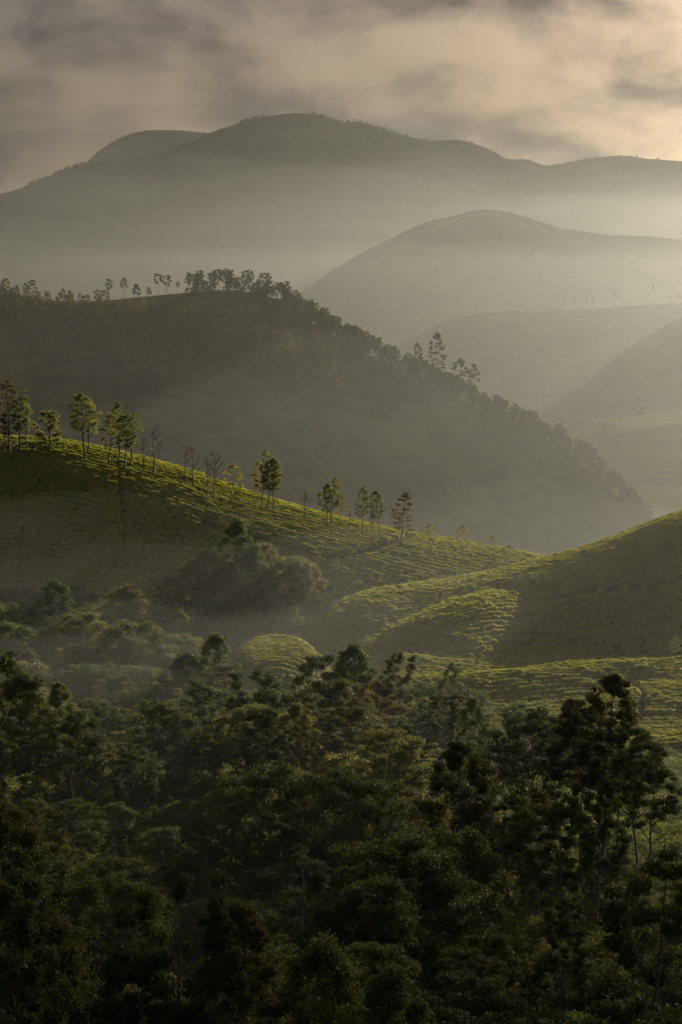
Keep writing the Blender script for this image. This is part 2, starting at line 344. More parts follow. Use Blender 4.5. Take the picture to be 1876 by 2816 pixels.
# ------------------------------------------------------------------ tea bushes
def rot_basis(n, rng):
    """random unit vectors"""
    v = rng.normal(size=(n, 3)); return v / np.linalg.norm(v, axis=1, keepdims=True)
def leaf_quads(C, Nv, L, Wd, rng, droop=0.):
    """diamond leaf blades at centres C, facing roughly Nv"""
    n = len(C); Nv = Nv / np.maximum(np.linalg.norm(Nv, axis=1, keepdims=True), 1e-6)
    Dv = rot_basis(n, rng); Dv[:, 2] -= droop; Dv -= Nv * np.sum(Dv * Nv, 1, keepdims=True); Dv /= np.maximum(np.linalg.norm(Dv, axis=1, keepdims=True), 1e-6)
    s = np.cross(Nv, Dv); L = np.asarray(L).reshape(-1, 1); Wd = np.asarray(Wd).reshape(-1, 1)
    V = np.stack([C - Dv * L * .5, C + s * Wd * .5, C + Dv * L * .5, C - s * Wd * .5], 1).reshape(-1, 3)
    return V, np.arange(n * 4).reshape(n, 4)
def tea_bush(seed):
    """low clipped bush, about 1 m across and 0.75 m high: leafy core and loose shoots on top"""
    rng = np.random.default_rng(seed); V = []; Fq = []; nu, nv = 9, 5
    for j in range(nv):
        a = j / (nv - 1); z = 0.05 + 0.66 * math.sin(a * math.pi / 2) ** 0.7; r = 0.60 * math.cos(a * math.pi / 2) ** 0.42 if j < nv - 1 else 0.04
        for i in range(nu):
            t = 2 * math.pi * i / nu; k = 1 + rng.uniform(-.14, .14)
            V.append((r * k * math.cos(t), r * k * math.sin(t), z * (1 + rng.uniform(-.10, .10))))
    for j in range(nv - 1):
        for i in range(nu): Fq.append((j*nu+i, j*nu+(i+1) % nu, (j+1)*nu+(i+1) % nu, (j+1)*nu+i))
    n = 90; t = rng.uniform(0, 2*np.pi, n); rr = 0.62 * np.sqrt(rng.uniform(0, 1, n))
    zz = 0.10 + 0.66 * np.sqrt(np.maximum(0, 1 - (rr / .66) ** 4))
    C = np.stack([rr*np.cos(t), rr*np.sin(t), zz], 1)
    Nv = np.stack([np.cos(t) * rr * 1.2, np.sin(t) * rr * 1.2, np.full(n, .55)], 1) + rng.normal(size=(n, 3)) * .85
    LV, LF = leaf_quads(C, Nv, rng.uniform(.16, .30, n), rng.uniform(.10, .17, n), rng)
    me = mesh_from('tea_bush', np.concatenate([np.array(V), LV]), [np.array(Fq), LF + len(V)], M['tea'])
    return bpy.data.objects.new('tea_bush', me)          # kept out of the scene: instanced below
def scatter(name, P, rot, scl, proto):
    """one object: prototype instanced on points (position, z-rotation, scale vector)"""
    me = bpy.data.meshes.new(name); me.vertices.add(len(P)); me.vertices.foreach_set('co', np.asarray(P, np.float32).ravel())
    a = me.attributes.new('rotv', 'FLOAT_VECTOR', 'POINT'); rv = np.zeros((len(P), 3), np.float32); rv[:, 2] = rot; a.data.foreach_set('vector', rv.ravel())
    b = me.attributes.new('sclv', 'FLOAT_VECTOR', 'POINT'); b.data.foreach_set('vector', np.asarray(scl, np.float32).ravel())
    o = link(name, me)
    g = bpy.data.node_groups.new(name + '_nodes', 'GeometryNodeTree')
    g.interface.new_socket('Geometry', in_out='INPUT', socket_type='NodeSocketGeometry'); g.interface.new_socket('Geometry', in_out='OUTPUT', socket_type='NodeSocketGeometry')
    gi = g.nodes.new('NodeGroupInput'); go = g.nodes.new('NodeGroupOutput'); ip = g.nodes.new('GeometryNodeInstanceOnPoints')
    oi = g.nodes.new('GeometryNodeObjectInfo'); oi.inputs['Object'].default_value = proto; oi.inputs['As Instance'].default_value = True
    r = g.nodes.new('GeometryNodeInputNamedAttribute'); r.data_type = 'FLOAT_VECTOR'; r.inputs['Name'].default_value = 'rotv'
    s = g.nodes.new('GeometryNodeInputNamedAttribute'); s.data_type = 'FLOAT_VECTOR'; s.inputs['Name'].default_value = 'sclv'
    L = g.links.new; L(gi.outputs[0], ip.inputs['Points']); L(oi.outputs['Geometry'], ip.inputs['Instance'])
    L(r.outputs[0], ip.inputs['Rotation']); L(s.outputs[0], ip.inputs['Scale']); L(ip.outputs[0], go.inputs[0])
    md = o.modifiers.new('scatter', 'NODES'); md.node_group = g
    return o
FE_X = [-140, -60, -42, -26, -24, -3, 0, 25, 40, 60, 130]
FE_Y = [536, 532, 528, 522, 440, 436, 446, 440, 420, 386, 360]
def forest_edge(X): return np.interp(X, FE_X, FE_Y)
def dist_poly(X, Y, pts):
    d = np.full(np.shape(X), 1e9)
    for (ax, ay), (bx, by) in zip(pts[:-1], pts[1:]):
        t = np.clip(((X-ax)*(bx-ax) + (Y-ay)*(by-ay)) / ((bx-ax)**2 + (by-ay)**2 + 1e-9), 0, 1)
        d = np.minimum(d, np.hypot(X-ax-t*(bx-ax), Y-ay-t*(by-ay)))
    return d
def px_path(pts):
    h = [hit(x, y) for x, y in pts]; return [(p[0], p[1]) for p in h if p]
PATHS = [(px_path([(1150, 1478), (1100, 1494), (1040, 1512), (985, 1532), (900, 1540)]), 1.5), (px_path([(322, 1275), (330, 1350), (338, 1430), (345, 1520)]), 0.5),
         (px_path([(1450, 1655), (1560, 1640), (1720, 1625), (1876, 1600)]), 0.9), (px_path([(1730, 1880), (1770, 1915), (1760, 1990)]), 1.0), (px_path([(560, 1445), (640, 1470), (760, 1505), (880, 1528)]), 1.0)]
def tea_field(name, rows_of, xr, ur, step, row, seed, keep, label):
    rng = np.random.default_rng(seed)
    Xg, Ug = np.meshgrid(np.arange(xr[0], xr[1], step), np.arange(ur[0], ur[1], row))
    Xg = Xg + rng.uniform(-.3, .3, Xg.shape) * step + (np.arange(Xg.shape[0])[:, None] % 2) * step * .5
    U2 = Ug + 3.0 * fbm(Xg / 34, Ug / 30, seed + 3, 2) + 0.16 * fbm(Xg / 6, Ug / 4, seed + 9, 2) + rng.normal(size=Xg.shape) * .06
    Yg = rows_of(Xg) - U2
    m = keep(Xg, Yg) & (Yg > forest_edge(Xg)) & (np.abs(Xg / Yg) < 0.185)
    m &= vnoise(Xg / 1.6, Ug / 2.1, seed + 21) > 0.09
    for pts, wd in PATHS:
        if len(pts) > 1: m &= dist_poly(Xg, Yg, pts) > wd
    X, Y = Xg[m], Yg[m]; Z = near_h(X, Y) - .1
    k = rng.uniform(.86, 1.10, len(X)) * (0.82 + 0.36 * vnoise(X / 4.1, Y / 2.1, seed + 33))
    S = np.stack([k * rng.uniform(1.05, 1.45, len(X)), k * rng.uniform(.95, 1.2, len(X)), k * rng.uniform(.92, 1.2, len(X)) * 1.35], 1)
    o = scatter(name, np.stack([X, Y, Z], 1), rng.uniform(-.5, .5, len(X)) + np.where(rng.uniform(size=len(X)) < .5, np.pi, 0) + np.arctan(np.gradient(rows_of(np.arange(xr[0], xr[1], 2.)), 2.)[np.clip(((X - xr[0]) / 2).astype(int), 0, int((xr[1] - xr[0]) / 2) - 1)]), S, tea_bush(seed))
    tag(o, label, 'tea bushes', kind='stuff'); return o
def which(X, Y): return np.argmax(np.stack([LEFT(X, Y), RIGHT(X, Y), TONGUE(X, Y) - .3, base_h(X, Y)]), 0)
tea_field('tea_bushes', lambda X: LEFT.crest(X)[0], (-112, 125), (-26, 118), .50, 2.3, 5, lambda X, Y: (which(X, Y) == 0) | ((which(X, Y) == 3) & (Y > 505) & (X < 20)),
          'rows of clipped tea bushes over the hill that carries the thin trees')
tea_field('tea_bushes', lambda X: RIGHT.crest(X)[0] + .25 * X * 0, (-28, 118), (-22, 100), .50, 2.1, 6, lambda X, Y: which(X, Y) == 1,
          'rows of clipped tea bushes on the shaded hill with the sunlit crest')
tea_field('tea_bushes', lambda X: TONGUE.crest(np.clip(X, -5, 60))[0], (-8, 62), (-30, 60), .50, 1.9, 7, lambda X, Y: which(X, Y) == 2,
          'bright sunlit tea bushes on the low tongue below the shaded hill')
tea_field('tea_bushes', lambda X: 540 + .35 * X, (-30, 100), (0, 160), .50, 2.0, 8, lambda X, Y: (which(X, Y) == 3) & (Y < 545),
          'tea bushes on the knoll and the terraces of the valley floor')
# ------------------------------------------------------------------ trees
class Geo:
    def __init__(self): self.V = []; self.F = []; self.n = 0
    def add(self, V, Fq): self.V.append(V); self.F.append(np.asarray(Fq) + self.n); self.n += len(V)
    def tube(self, P, r, k):
        P = np.asarray(P, float); m = len(P); T = np.gradient(P, axis=0); T /= np.maximum(np.linalg.norm(T, axis=1, keepdims=True), 1e-6)
        ref = np.where(np.abs(T[:, 2:3]) > .9, np.array([[1., 0, 0]]), np.array([[0, 0, 1.]]))
        A = np.cross(T, ref); A /= np.linalg.norm(A, axis=1, keepdims=True); B = np.cross(T, A)
        th = np.arange(k) * 2 * np.pi / k; r = np.asarray(r, float)
        V = P[:, None] + r[:, None, None] * (A[:, None] * np.cos(th)[None, :, None] + B[:, None] * np.sin(th)[None, :, None])
        i = np.arange(m - 1)[:, None] * k; j = np.arange(k)[None]; j2 = (j + 1) % k
        self.add(V.reshape(-1, 3), np.stack([i + j, i + j2, i + k + j2, i + k + j], -1).reshape(-1, 4))
    def mesh(self, name, mat, sm=False): return mesh_from(name, np.concatenate(self.V), self.F, mat, sm)
def curve(a, b, sag, n=5, rng=None, wob=0.):
    t = np.linspace(0, 1, n)[:, None]; P = a + (b - a) * t; P[:, 2] += sag * 4 * (t * (1 - t))[:, 0]
    if rng is not None and wob: P[1:-1] += rng.normal(size=(n - 2, 3)) * wob
    return P
def make_tree(seed, H, cb, cw, prof, nl, up, cr, lpc, leaf, droop=0.3, tr=.16, k=6, sub=3, flat=.62, lean=.03, wig=.012, leafmat='broad', bark='bark', top=True, keep=1.0, core=.72, rvar=(.72, 1.12)):
    """trunk with limbs, sub-branches and clumps of separate leaves. prof(t): relative crown radius from crown base (0) to top (1)"""
    rng = np.random.default_rng(seed); Tk = Geo(); Cr = Geo()
    n = 9; tz = np.linspace(0, 1, n); ln = rng.normal(size=2) * lean * H
    wob = np.cumsum(rng.normal(size=(n, 2)) * wig * H, 0); wob[0] = 0
    TP = np.stack([ln[0] * tz ** 1.5 + wob[:, 0], ln[1] * tz ** 1.5 + wob[:, 1], tz * H * .97], 1); TP[0, 2] = -.8
    Tk.tube(TP, tr * (1 - tz * .86) * np.where(tz == 0, 1.35, 1), k)
    def trunk_at(z): return np.array([np.interp(z, TP[:, 2], TP[:, 0]), np.interp(z, TP[:, 2], TP[:, 1]), z])
    clumps = []
    az = rng.uniform(0, 6.28)
    for i in range(nl):
        t = (i + rng.uniform(.15, .85)) / nl; az += 2.4 + rng.normal() * .45
        if rng.uniform() > keep: continue
        Rr = cw / 2 * prof(t) * rng.uniform(*rvar); ze = H * (cb + (1 - cb) * t * .97)
        u = up * rng.uniform(.75, 1.2) * (0.75 + .5 * t); zs = max(H * min(cb, .30) * .8, ze - Rr * math.tan(u))
        a = trunk_at(zs); e = trunk_at(ze) * [1, 1, 0] + [Rr * math.cos(az), Rr * math.sin(az), ze]
        P = curve(a, e, -.10 * Rr * (1 if u > .3 else -.4), 5, rng, .03 * Rr); rl = max(.03, tr * .42 * (1 - t * .6) * min(1, Rr / 2.))
        Tk.tube(P, rl * np.linspace(1, .3, 5), max(3, k - 2)); clumps.append((e, 1.0))
        for s in range(sub):
            f = rng.uniform(.45, .95); b0 = P[0] + (P[-1] - P[0]) * f; b0 = np.array([np.interp(f * 4, range(5), P[:, c]) for c in range(3)])
            a2 = az + rng.choice([-1, 1]) * rng.uniform(.5, 1.3); L2 = Rr * rng.uniform(.28, .55)
            e2 = b0 + [L2 * math.cos(a2), L2 * math.sin(a2), L2 * rng.uniform(.1, .9)]
            Tk.tube(curve(b0, e2, -.06 * L2, 4, rng, .03 * L2), rl * .5 * np.linspace(1, .3, 4), 3); clumps.append((e2, rng.uniform(.6, .95)))
    if top:
        clumps.append((TP[-1] + [0, 0, .1], .8))
        for s in range(3): clumps.append((TP[-1] + [rng.normal() * cw * .1, rng.normal() * cw * .1, -rng.uniform(.02, .07) * H], .75))
    for c, sc in clumps:
        m = max(6, int(lpc * sc * rng.uniform(.55, 1.3))); d = rot_basis(m, rng); d[:, 2] = np.abs(d[:, 2]) * np.where(rng.uniform(size=m) < .78, 1, -.6)
        cs = cr * sc * rng.uniform(.8, 1.25); rad = cs * rng.uniform(.30, 1, m) ** .38
        if core:      # larger inner leaves that close the heart of the clump
            mi = 26; V, Fq = leaf_quads(c + rot_basis(mi, rng) * (cs * .66 * rng.uniform(0, 1, (mi, 1)) ** .5) * [1, 1, flat], rot_basis(mi, rng) + [0, 0, .3], cs * .48 * rng.uniform(.7, 1.2, mi), cs * .36 * rng.uniform(.7, 1.2, mi), rng); Cr.add(V, Fq)
        C = c + d * rad[:, None] * [1, 1, flat] * (1 + rng.normal(size=(m, 1)) * .10)
        Nv = d * 1.0 + [0, 0, .25] + rot_basis(m, rng) * 1.05
        L = leaf * rng.uniform(.7, 1.35, m); V, Fq = leaf_quads(C, Nv, L, L * rng.uniform(.5, .78, m), rng, droop); Cr.add(V, Fq)
    return Tk.mesh('trunk', M[bark], True), Cr.mesh('crown', M[leafmat]), H
def make_bare(seed, H, cb, cw, nl, up, tr=.10, few=0):
    rng = np.random.default_rng(seed); Tk = Geo(); Cr = Geo(); n = 8; tz = np.linspace(0, 1, n)
    wob = np.cumsum(rng.normal(size=(n, 2)) * .008 * H, 0); wob[0] = 0
    TP = np.stack([wob[:, 0], wob[:, 1], tz * H], 1); TP[0, 2] = -.8; Tk.tube(TP, tr * (1 - tz * .88), 5); az = 0
    for i in range(nl):
        t = (i + rng.uniform(0, 1)) / nl; az += 2.4 + rng.normal() * .5; Rr = cw / 2 * (math.sin(math.pi * min(1, t * .85 + .2)) ** .6) * rng.uniform(.6, 1.1)
        zs = H * (cb + (.96 - cb) * t); a = np.array([np.interp(zs, TP[:, 2], TP[:, 0]), np.interp(zs, TP[:, 2], TP[:, 1]), zs])
        e = a + [Rr * math.cos(az), Rr * math.sin(az), Rr * math.tan(up) * rng.uniform(.7, 1.4)]
        P = curve(a, e, -.08 * Rr, 5, rng, .03 * Rr); Tk.tube(P, tr * .34 * np.linspace(1, .3, 5), 3)
        for s in range(5):
            f = rng.uniform(.3, 1); b0 = np.array([np.interp(f * 4, range(5), P[:, c]) for c in range(3)]); a2 = az + rng.normal() * .9; L2 = Rr * rng.uniform(.25, .5)
            e2 = b0 + [L2 * math.cos(a2), L2 * math.sin(a2), L2 * rng.uniform(.5, 1.4)]; Tk.tube(curve(b0, e2, 0, 3, rng, .03 * L2), tr * .16 * np.linspace(1, .4, 3), 3)
            for q in range(3):
                e3 = e2 + rot_basis(1, rng)[0] * [1, 1, .5] * L2 * .5 + [0, 0, L2 * .35]; m0 = b0 + (e2 - b0) * rng.uniform(.4, 1)
                Tk.tube(np.stack([m0, e3]), [tr * .09, tr * .05], 3)
            if few and rng.uniform() < .5:
                m = few; C = e2 + rot_basis(m, rng) * .35; V, Fq = leaf_quads(C, rot_basis(m, rng), np.full(m, .3), np.full(m, .16), rng); Cr.add(V, Fq)
    return Tk.mesh('trunk', M['bark'], True), (Cr.mesh('crown', M['oak_brown']) if Cr.n else None), H
dome = lambda t: math.sqrt(max(.04, 1 - (max(0, t - .35) / .68) ** 2)) * (0.72 + .28 * min(1, t / .35))
ovoid = lambda t: max(.16, math.sin(math.pi * (t * .80 + .18)) ** .8)
cone = lambda t: max(.12, 1 - .85 * t) * min(1, .55 + t * 2)
umbr = lambda t: .55 + .45 * math.sin(math.pi * min(1, t * .7 + .15))
T = {}
# tall gums of the near slope
T['gum'] = [make_tree(101 + i, 22, .50 + .04 * (i % 3), 8.5 + i % 2, umbr, 13, .95, 1.15, 330, .20, .6, .27, 7, 4, .62, leafmat='euc', bark='bark') for i in range(4)]
T['gum_dense'] = [make_tree(121 + i, 22, .44, 7.4, ovoid, 32, .8, .85, 190, .20, .5, .27, 7, 4, .75, leafmat='euc') for i in range(3)]
T['gum_slim'] = [make_tree(131 + i, 20, .62, 5.8, umbr, 10, .95, .95, 280, .20, .5, .17, 6, 4, .6, leafmat='euc') for i in range(3)]
T['broad'] = [make_tree(141 + i, 11, .22, 9.0, dome, 40, .62, 1.05, 210, .19, .3, .2, 6, 2, .7, leafmat='broad', rvar=(.80, 1.04)) for i in range(5)]
T['dome'] = [make_tree(151 + i, 12, .46, 9.0, dome, 26, .9, 1.0, 240, .19, .4, .18, 6, 2, .6, leafmat='euc', rvar=(.6, 1.08)) for i in range(3)]
T['column'] = [make_tree(161 + i, 13, .16, 6.4, ovoid, 40, .55, .85, 200, .19, .3, .18, 6, 2, .8, leafmat='broad', rvar=(.75, 1.06)) for i in range(3)]
T['rust'] = [make_tree(171, 9, .35, 6.0, dome, 14, .7, 1.0, 180, .18, .2, .14, 5, 3, .6, leafmat='rust')]
# silver oaks on the tea hill
T['oak'] = [make_tree(201 + i, 16, .38 + .05 * (i % 2), 5.6, ovoid, 28, .42, .62, 85, .24, .15, .25, 6, 4, .6, leafmat='oak', keep=.92, lean=.05, core=0) for i in range(4)]
T['oak_airy'] = [make_tree(211 + i, 15, .36, 4.8, ovoid, 22, .5, .6, 50, .22, .15, .20, 5, 4, .6, leafmat='oak', lean=.05, core=0) for i in range(3)]
T['oak_dry'] = [make_tree(221 + i, 17, .30, 5.0, ovoid, 24, .45, .65, 62, .24, .15, .25, 6, 4, .6, leafmat='oak_brown', core=0) for i in range(2)]
T['oak_low'] = [make_tree(231, 10, .24, 5.4, dome, 16, .4, .75, 110, .24, .15, .25, 6, 4, .55, leafmat='oak', core=.5)]
T['bare'] = [make_bare(241 + i, 13, .30, 4.8, 20, .62, .26, 5 if i == 2 else 0) for i in range(4)]
T['sapling'] = [make_tree(251 + i, 8, .40, 3.4, ovoid, 12, .5, .55, 60, .2, .1, .10, 4, 3, .7, leafmat='oak', core=0) for i in range(2)]
# gums along the far ridge: thin stems, rounded heads
T['ridge'] = [make_tree(301 + i, 15, .54 + .04 * (i % 3), 4.6 + .5 * (i % 2), umbr, 9, 1.0, .85, 90, .45, .25, .2, 4, 2, .62, leafmat='ridge') for i in range(5)]
T['ridge_low'] = [make_tree(311 + i, 10, .22, 6.0, dome, 12, .6, 1.1, 90, .5, .2, .15, 4, 2, .65, leafmat='ridge') for i in range(3)]
T['olive'] = [make_tree(321 + i, 11, .30, 5.2, dome, 10, .65, 1.0, 60, .45, .2, .15, 4, 2, .7, leafmat='olive') for i in range(4)]
T['tiered'] = [make_tree(331, 26, .28, 11, ovoid, 22, .45, 1.15, 90, .45, .2, .35, 5, 3, .45, leafmat='ridge')]
NAMES = {'gum': 'eucalyptus_tree', 'gum_dense': 'eucalyptus_tree', 'gum_slim': 'eucalyptus_tree', 'broad': 'broadleaf_tree', 'dome': 'flat_crowned_tree', 'column': 'upright_tree', 'rust': 'brownish_tree',
         'oak': 'silver_oak', 'oak_airy': 'silver_oak', 'oak_dry': 'silver_oak', 'oak_low': 'silver_oak', 'bare': 'bare_tree', 'sapling': 'sapling', 'ridge': 'ridge_tree', 'ridge_low': 'ridge_tree', 'olive': 'hillside_tree', 'tiered': 'ridge_tree'}
def joined(name, a, b):
    """one mesh of a trunk and its crown, for woods too far to count"""
    V = []; L = []; MI = []; n0 = 0
    for mi, me in enumerate((a, b)):
        v = np.zeros(len(me.vertices) * 3, np.float32); me.vertices.foreach_get('co', v); lv = np.zeros(len(me.loops), np.int32); me.loops.foreach_get('vertex_index', lv)
        V.append(v.reshape(-1, 3)); L.append(lv.reshape(-1, 4) + n0); n0 += len(v) // 3; MI += [mi] * (len(lv) // 4)
    me = mesh_from(name, np.concatenate(V), L); me.materials.append(a.materials[0]); me.materials.append(b.materials[0]); me.polygons.foreach_set('material_index', np.array(MI, np.int32)); return bpy.data.objects.new(name, me)
prng = random.Random(7)
def plant(kind, X, Y, Z, h, label, group=None, wide=1.0, var=None, cat='tree', rz=None):
    tk, cr, H0 = T[kind][prng.randrange(len(T[kind])) if var is None else var]
    e = bpy.data.objects.new(NAMES[kind], None); COL.objects.link(e); e.empty_display_size = .5
    s = h / H0; e.location = (X, Y, Z); e.scale = (s * wide, s * wide, s); e.rotation_euler = (0, 0, prng.uniform(0, 6.28) if rz is None else rz)
    tag(e, label, cat, group)
    a = bpy.data.objects.new('trunk', tk); COL.objects.link(a); a.parent = e
    if cr: b = bpy.data.objects.new('crown', cr); COL.objects.link(b); b.parent = e
    return e
def plant_px(kind, x, ytop, D, label, group=None, wide=1.0, var=None, wpx=None, fn=near_h):
    """by the place of its top in the picture and its distance"""
    X, Y, Zt = at(x, ytop, D); Z = float(fn(np.array(X), np.array(Y))); return plant(kind, X, Y, Z, max(2., Zt - Z), label, group, wide, var)
def plant_base(kind, x, yb, yt, label, group=None, wide=1.0, var=None):
    p = hit(x, yb); Zt = at(x, yt, p[1])[2]; return plant(kind, p[0], p[1], p[2], Zt - p[2], label, group, wide, var)

# --- thin trees on the crest of the tea hill
G1 = 'thin trees scattered along the tea hill'
OAKS = [('oak_dry', 27, 1262, 1042, 1.0, 0, 'tallest tree of the trio on the tea hill, sparse and brownish'), ('oak', 53, 1252, 1063, .85, 0, 'dark green middle tree of the trio at the top of the tea hill'),
 ('oak_airy', 78, 1240, 1088, .9, 1, 'light green curved tree, last of the trio towards the lone bushy tree'), ('oak_dry', 12, 1268, 1150, 1.1, 1, 'low brown tree under the trio at the picture edge'),
 ('oak_low', 136, 1250, 1128, 1.0, 0, 'short bushy lone tree on the top of the tea hill'), ('oak', 232, 1268, 1080, 1.05, 1, 'broad dense tree on a thick stem, front of the pair on the hilltop'),
 ('oak_airy', 242, 1256, 1092, 1.0, 2, 'slim tree close behind the broad dense tree of the pair'), ('oak_airy', 298, 1288, 1134, 1.15, 0, 'thin sparse tree at the edge of the pale green clump'),
 ('oak', 329, 1276, 1106, .9, 2, 'pale yellow-green tallest tree of the clump on the tea hill'), ('oak', 349, 1298, 1140, 1.05, 3, 'full green tree at the front of the pale green clump'),
 ('oak_airy', 355, 1290, 1132, 1.1, 1, 'slim tree sharing its crown with the full green clump tree'), ('bare', 396, 1308, 1190, .6, 0, 'very thin bare tree just before the large bare tree'),
 ('bare', 421, 1312, 1158, 1.0, 1, 'largest bare tree on the tea hill with wide twigs'), ('bare', 511, 1346, 1212, .85, 0, 'bare tree beside the dark stump on the tea hill'),
 ('bare', 531, 1350, 1224, .9, 2, 'nearly bare tree with a few brown leaves on its side'), ('bare', 574, 1372, 1248, .8, 3, 'smaller of the two bare trees below the nearly bare pair'),
 ('bare', 590, 1380, 1234, .9, 1, 'taller of the two bare trees below the nearly bare pair'), ('sapling', 646, 1384, 1278, 1.1, 0, 'small yellow-green tree standing alone after the bare trees'),
 ('oak_airy', 695, 1394, 1300, .9, 0, 'small pale tree at the near end of the dense middle clump'), ('oak_airy', 709, 1404, 1318, .7, 1, 'thin stem with little foliage inside the middle clump'),
 ('oak', 722, 1404, 1238, .95, 0, 'tallest pointed tree of the dense middle clump on the tea hill'), ('oak', 740, 1410, 1258, .95, 1, 'second tree of the dense middle clump, next to the tallest'),
 ('oak', 749, 1412, 1272, 1.0, 3, 'tree on the downhill side of the dense middle clump'), ('bare', 839, 1438, 1342, .9, 2, 'small forked bare tree between the two leafy clumps'),
 ('oak', 903, 1460, 1330, .9, 2, 'leafy tree, uphill one of the pair past the forked bare tree'), ('oak', 911, 1452, 1314, .95, 0, 'tallest leafy tree of the pair past the forked bare tree'),
 ('oak_airy', 935, 1455, 1358, .9, 2, 'thin low tree beside the leafy pair'), ('oak', 996, 1480, 1338, .75, 3, 'tall slim tree with a small round head past the bare poles'),
 ('oak_airy', 1026, 1487, 1388, .7, 0, 'thin short tree between the two slim round-headed trees'), ('oak', 1041, 1485, 1348, .8, 1, 'slim tree whose crown hangs to one side, before the dark oval tree'),
 ('oak_dry', 1106, 1508, 1352, 1.25, 0, 'dark oval tree by the footpath on the tea hill'), ('oak_airy', 1180, 1560, 1440, 1.2, 1, 'hazy thin tree on the lit slope past the footpath'),
 ('oak_airy', 1275, 1560, 1444, 1.1, 2, 'hazy pale tree with a rounded head on the lit lower slope'), ('oak_airy', 1360, 1572, 1472, 1.1, 0, 'faint hazy tree above the crest of the shaded tea hill'),
 ('sapling', 1400, 1562, 1500, 1.5, 1, 'faint bushy tree at the foot of the lit slope')]
for kd, x, yb, yt, wd, v, lb in OAKS: plant_base(kd, x, yb, yt, lb, G1, wd, v)

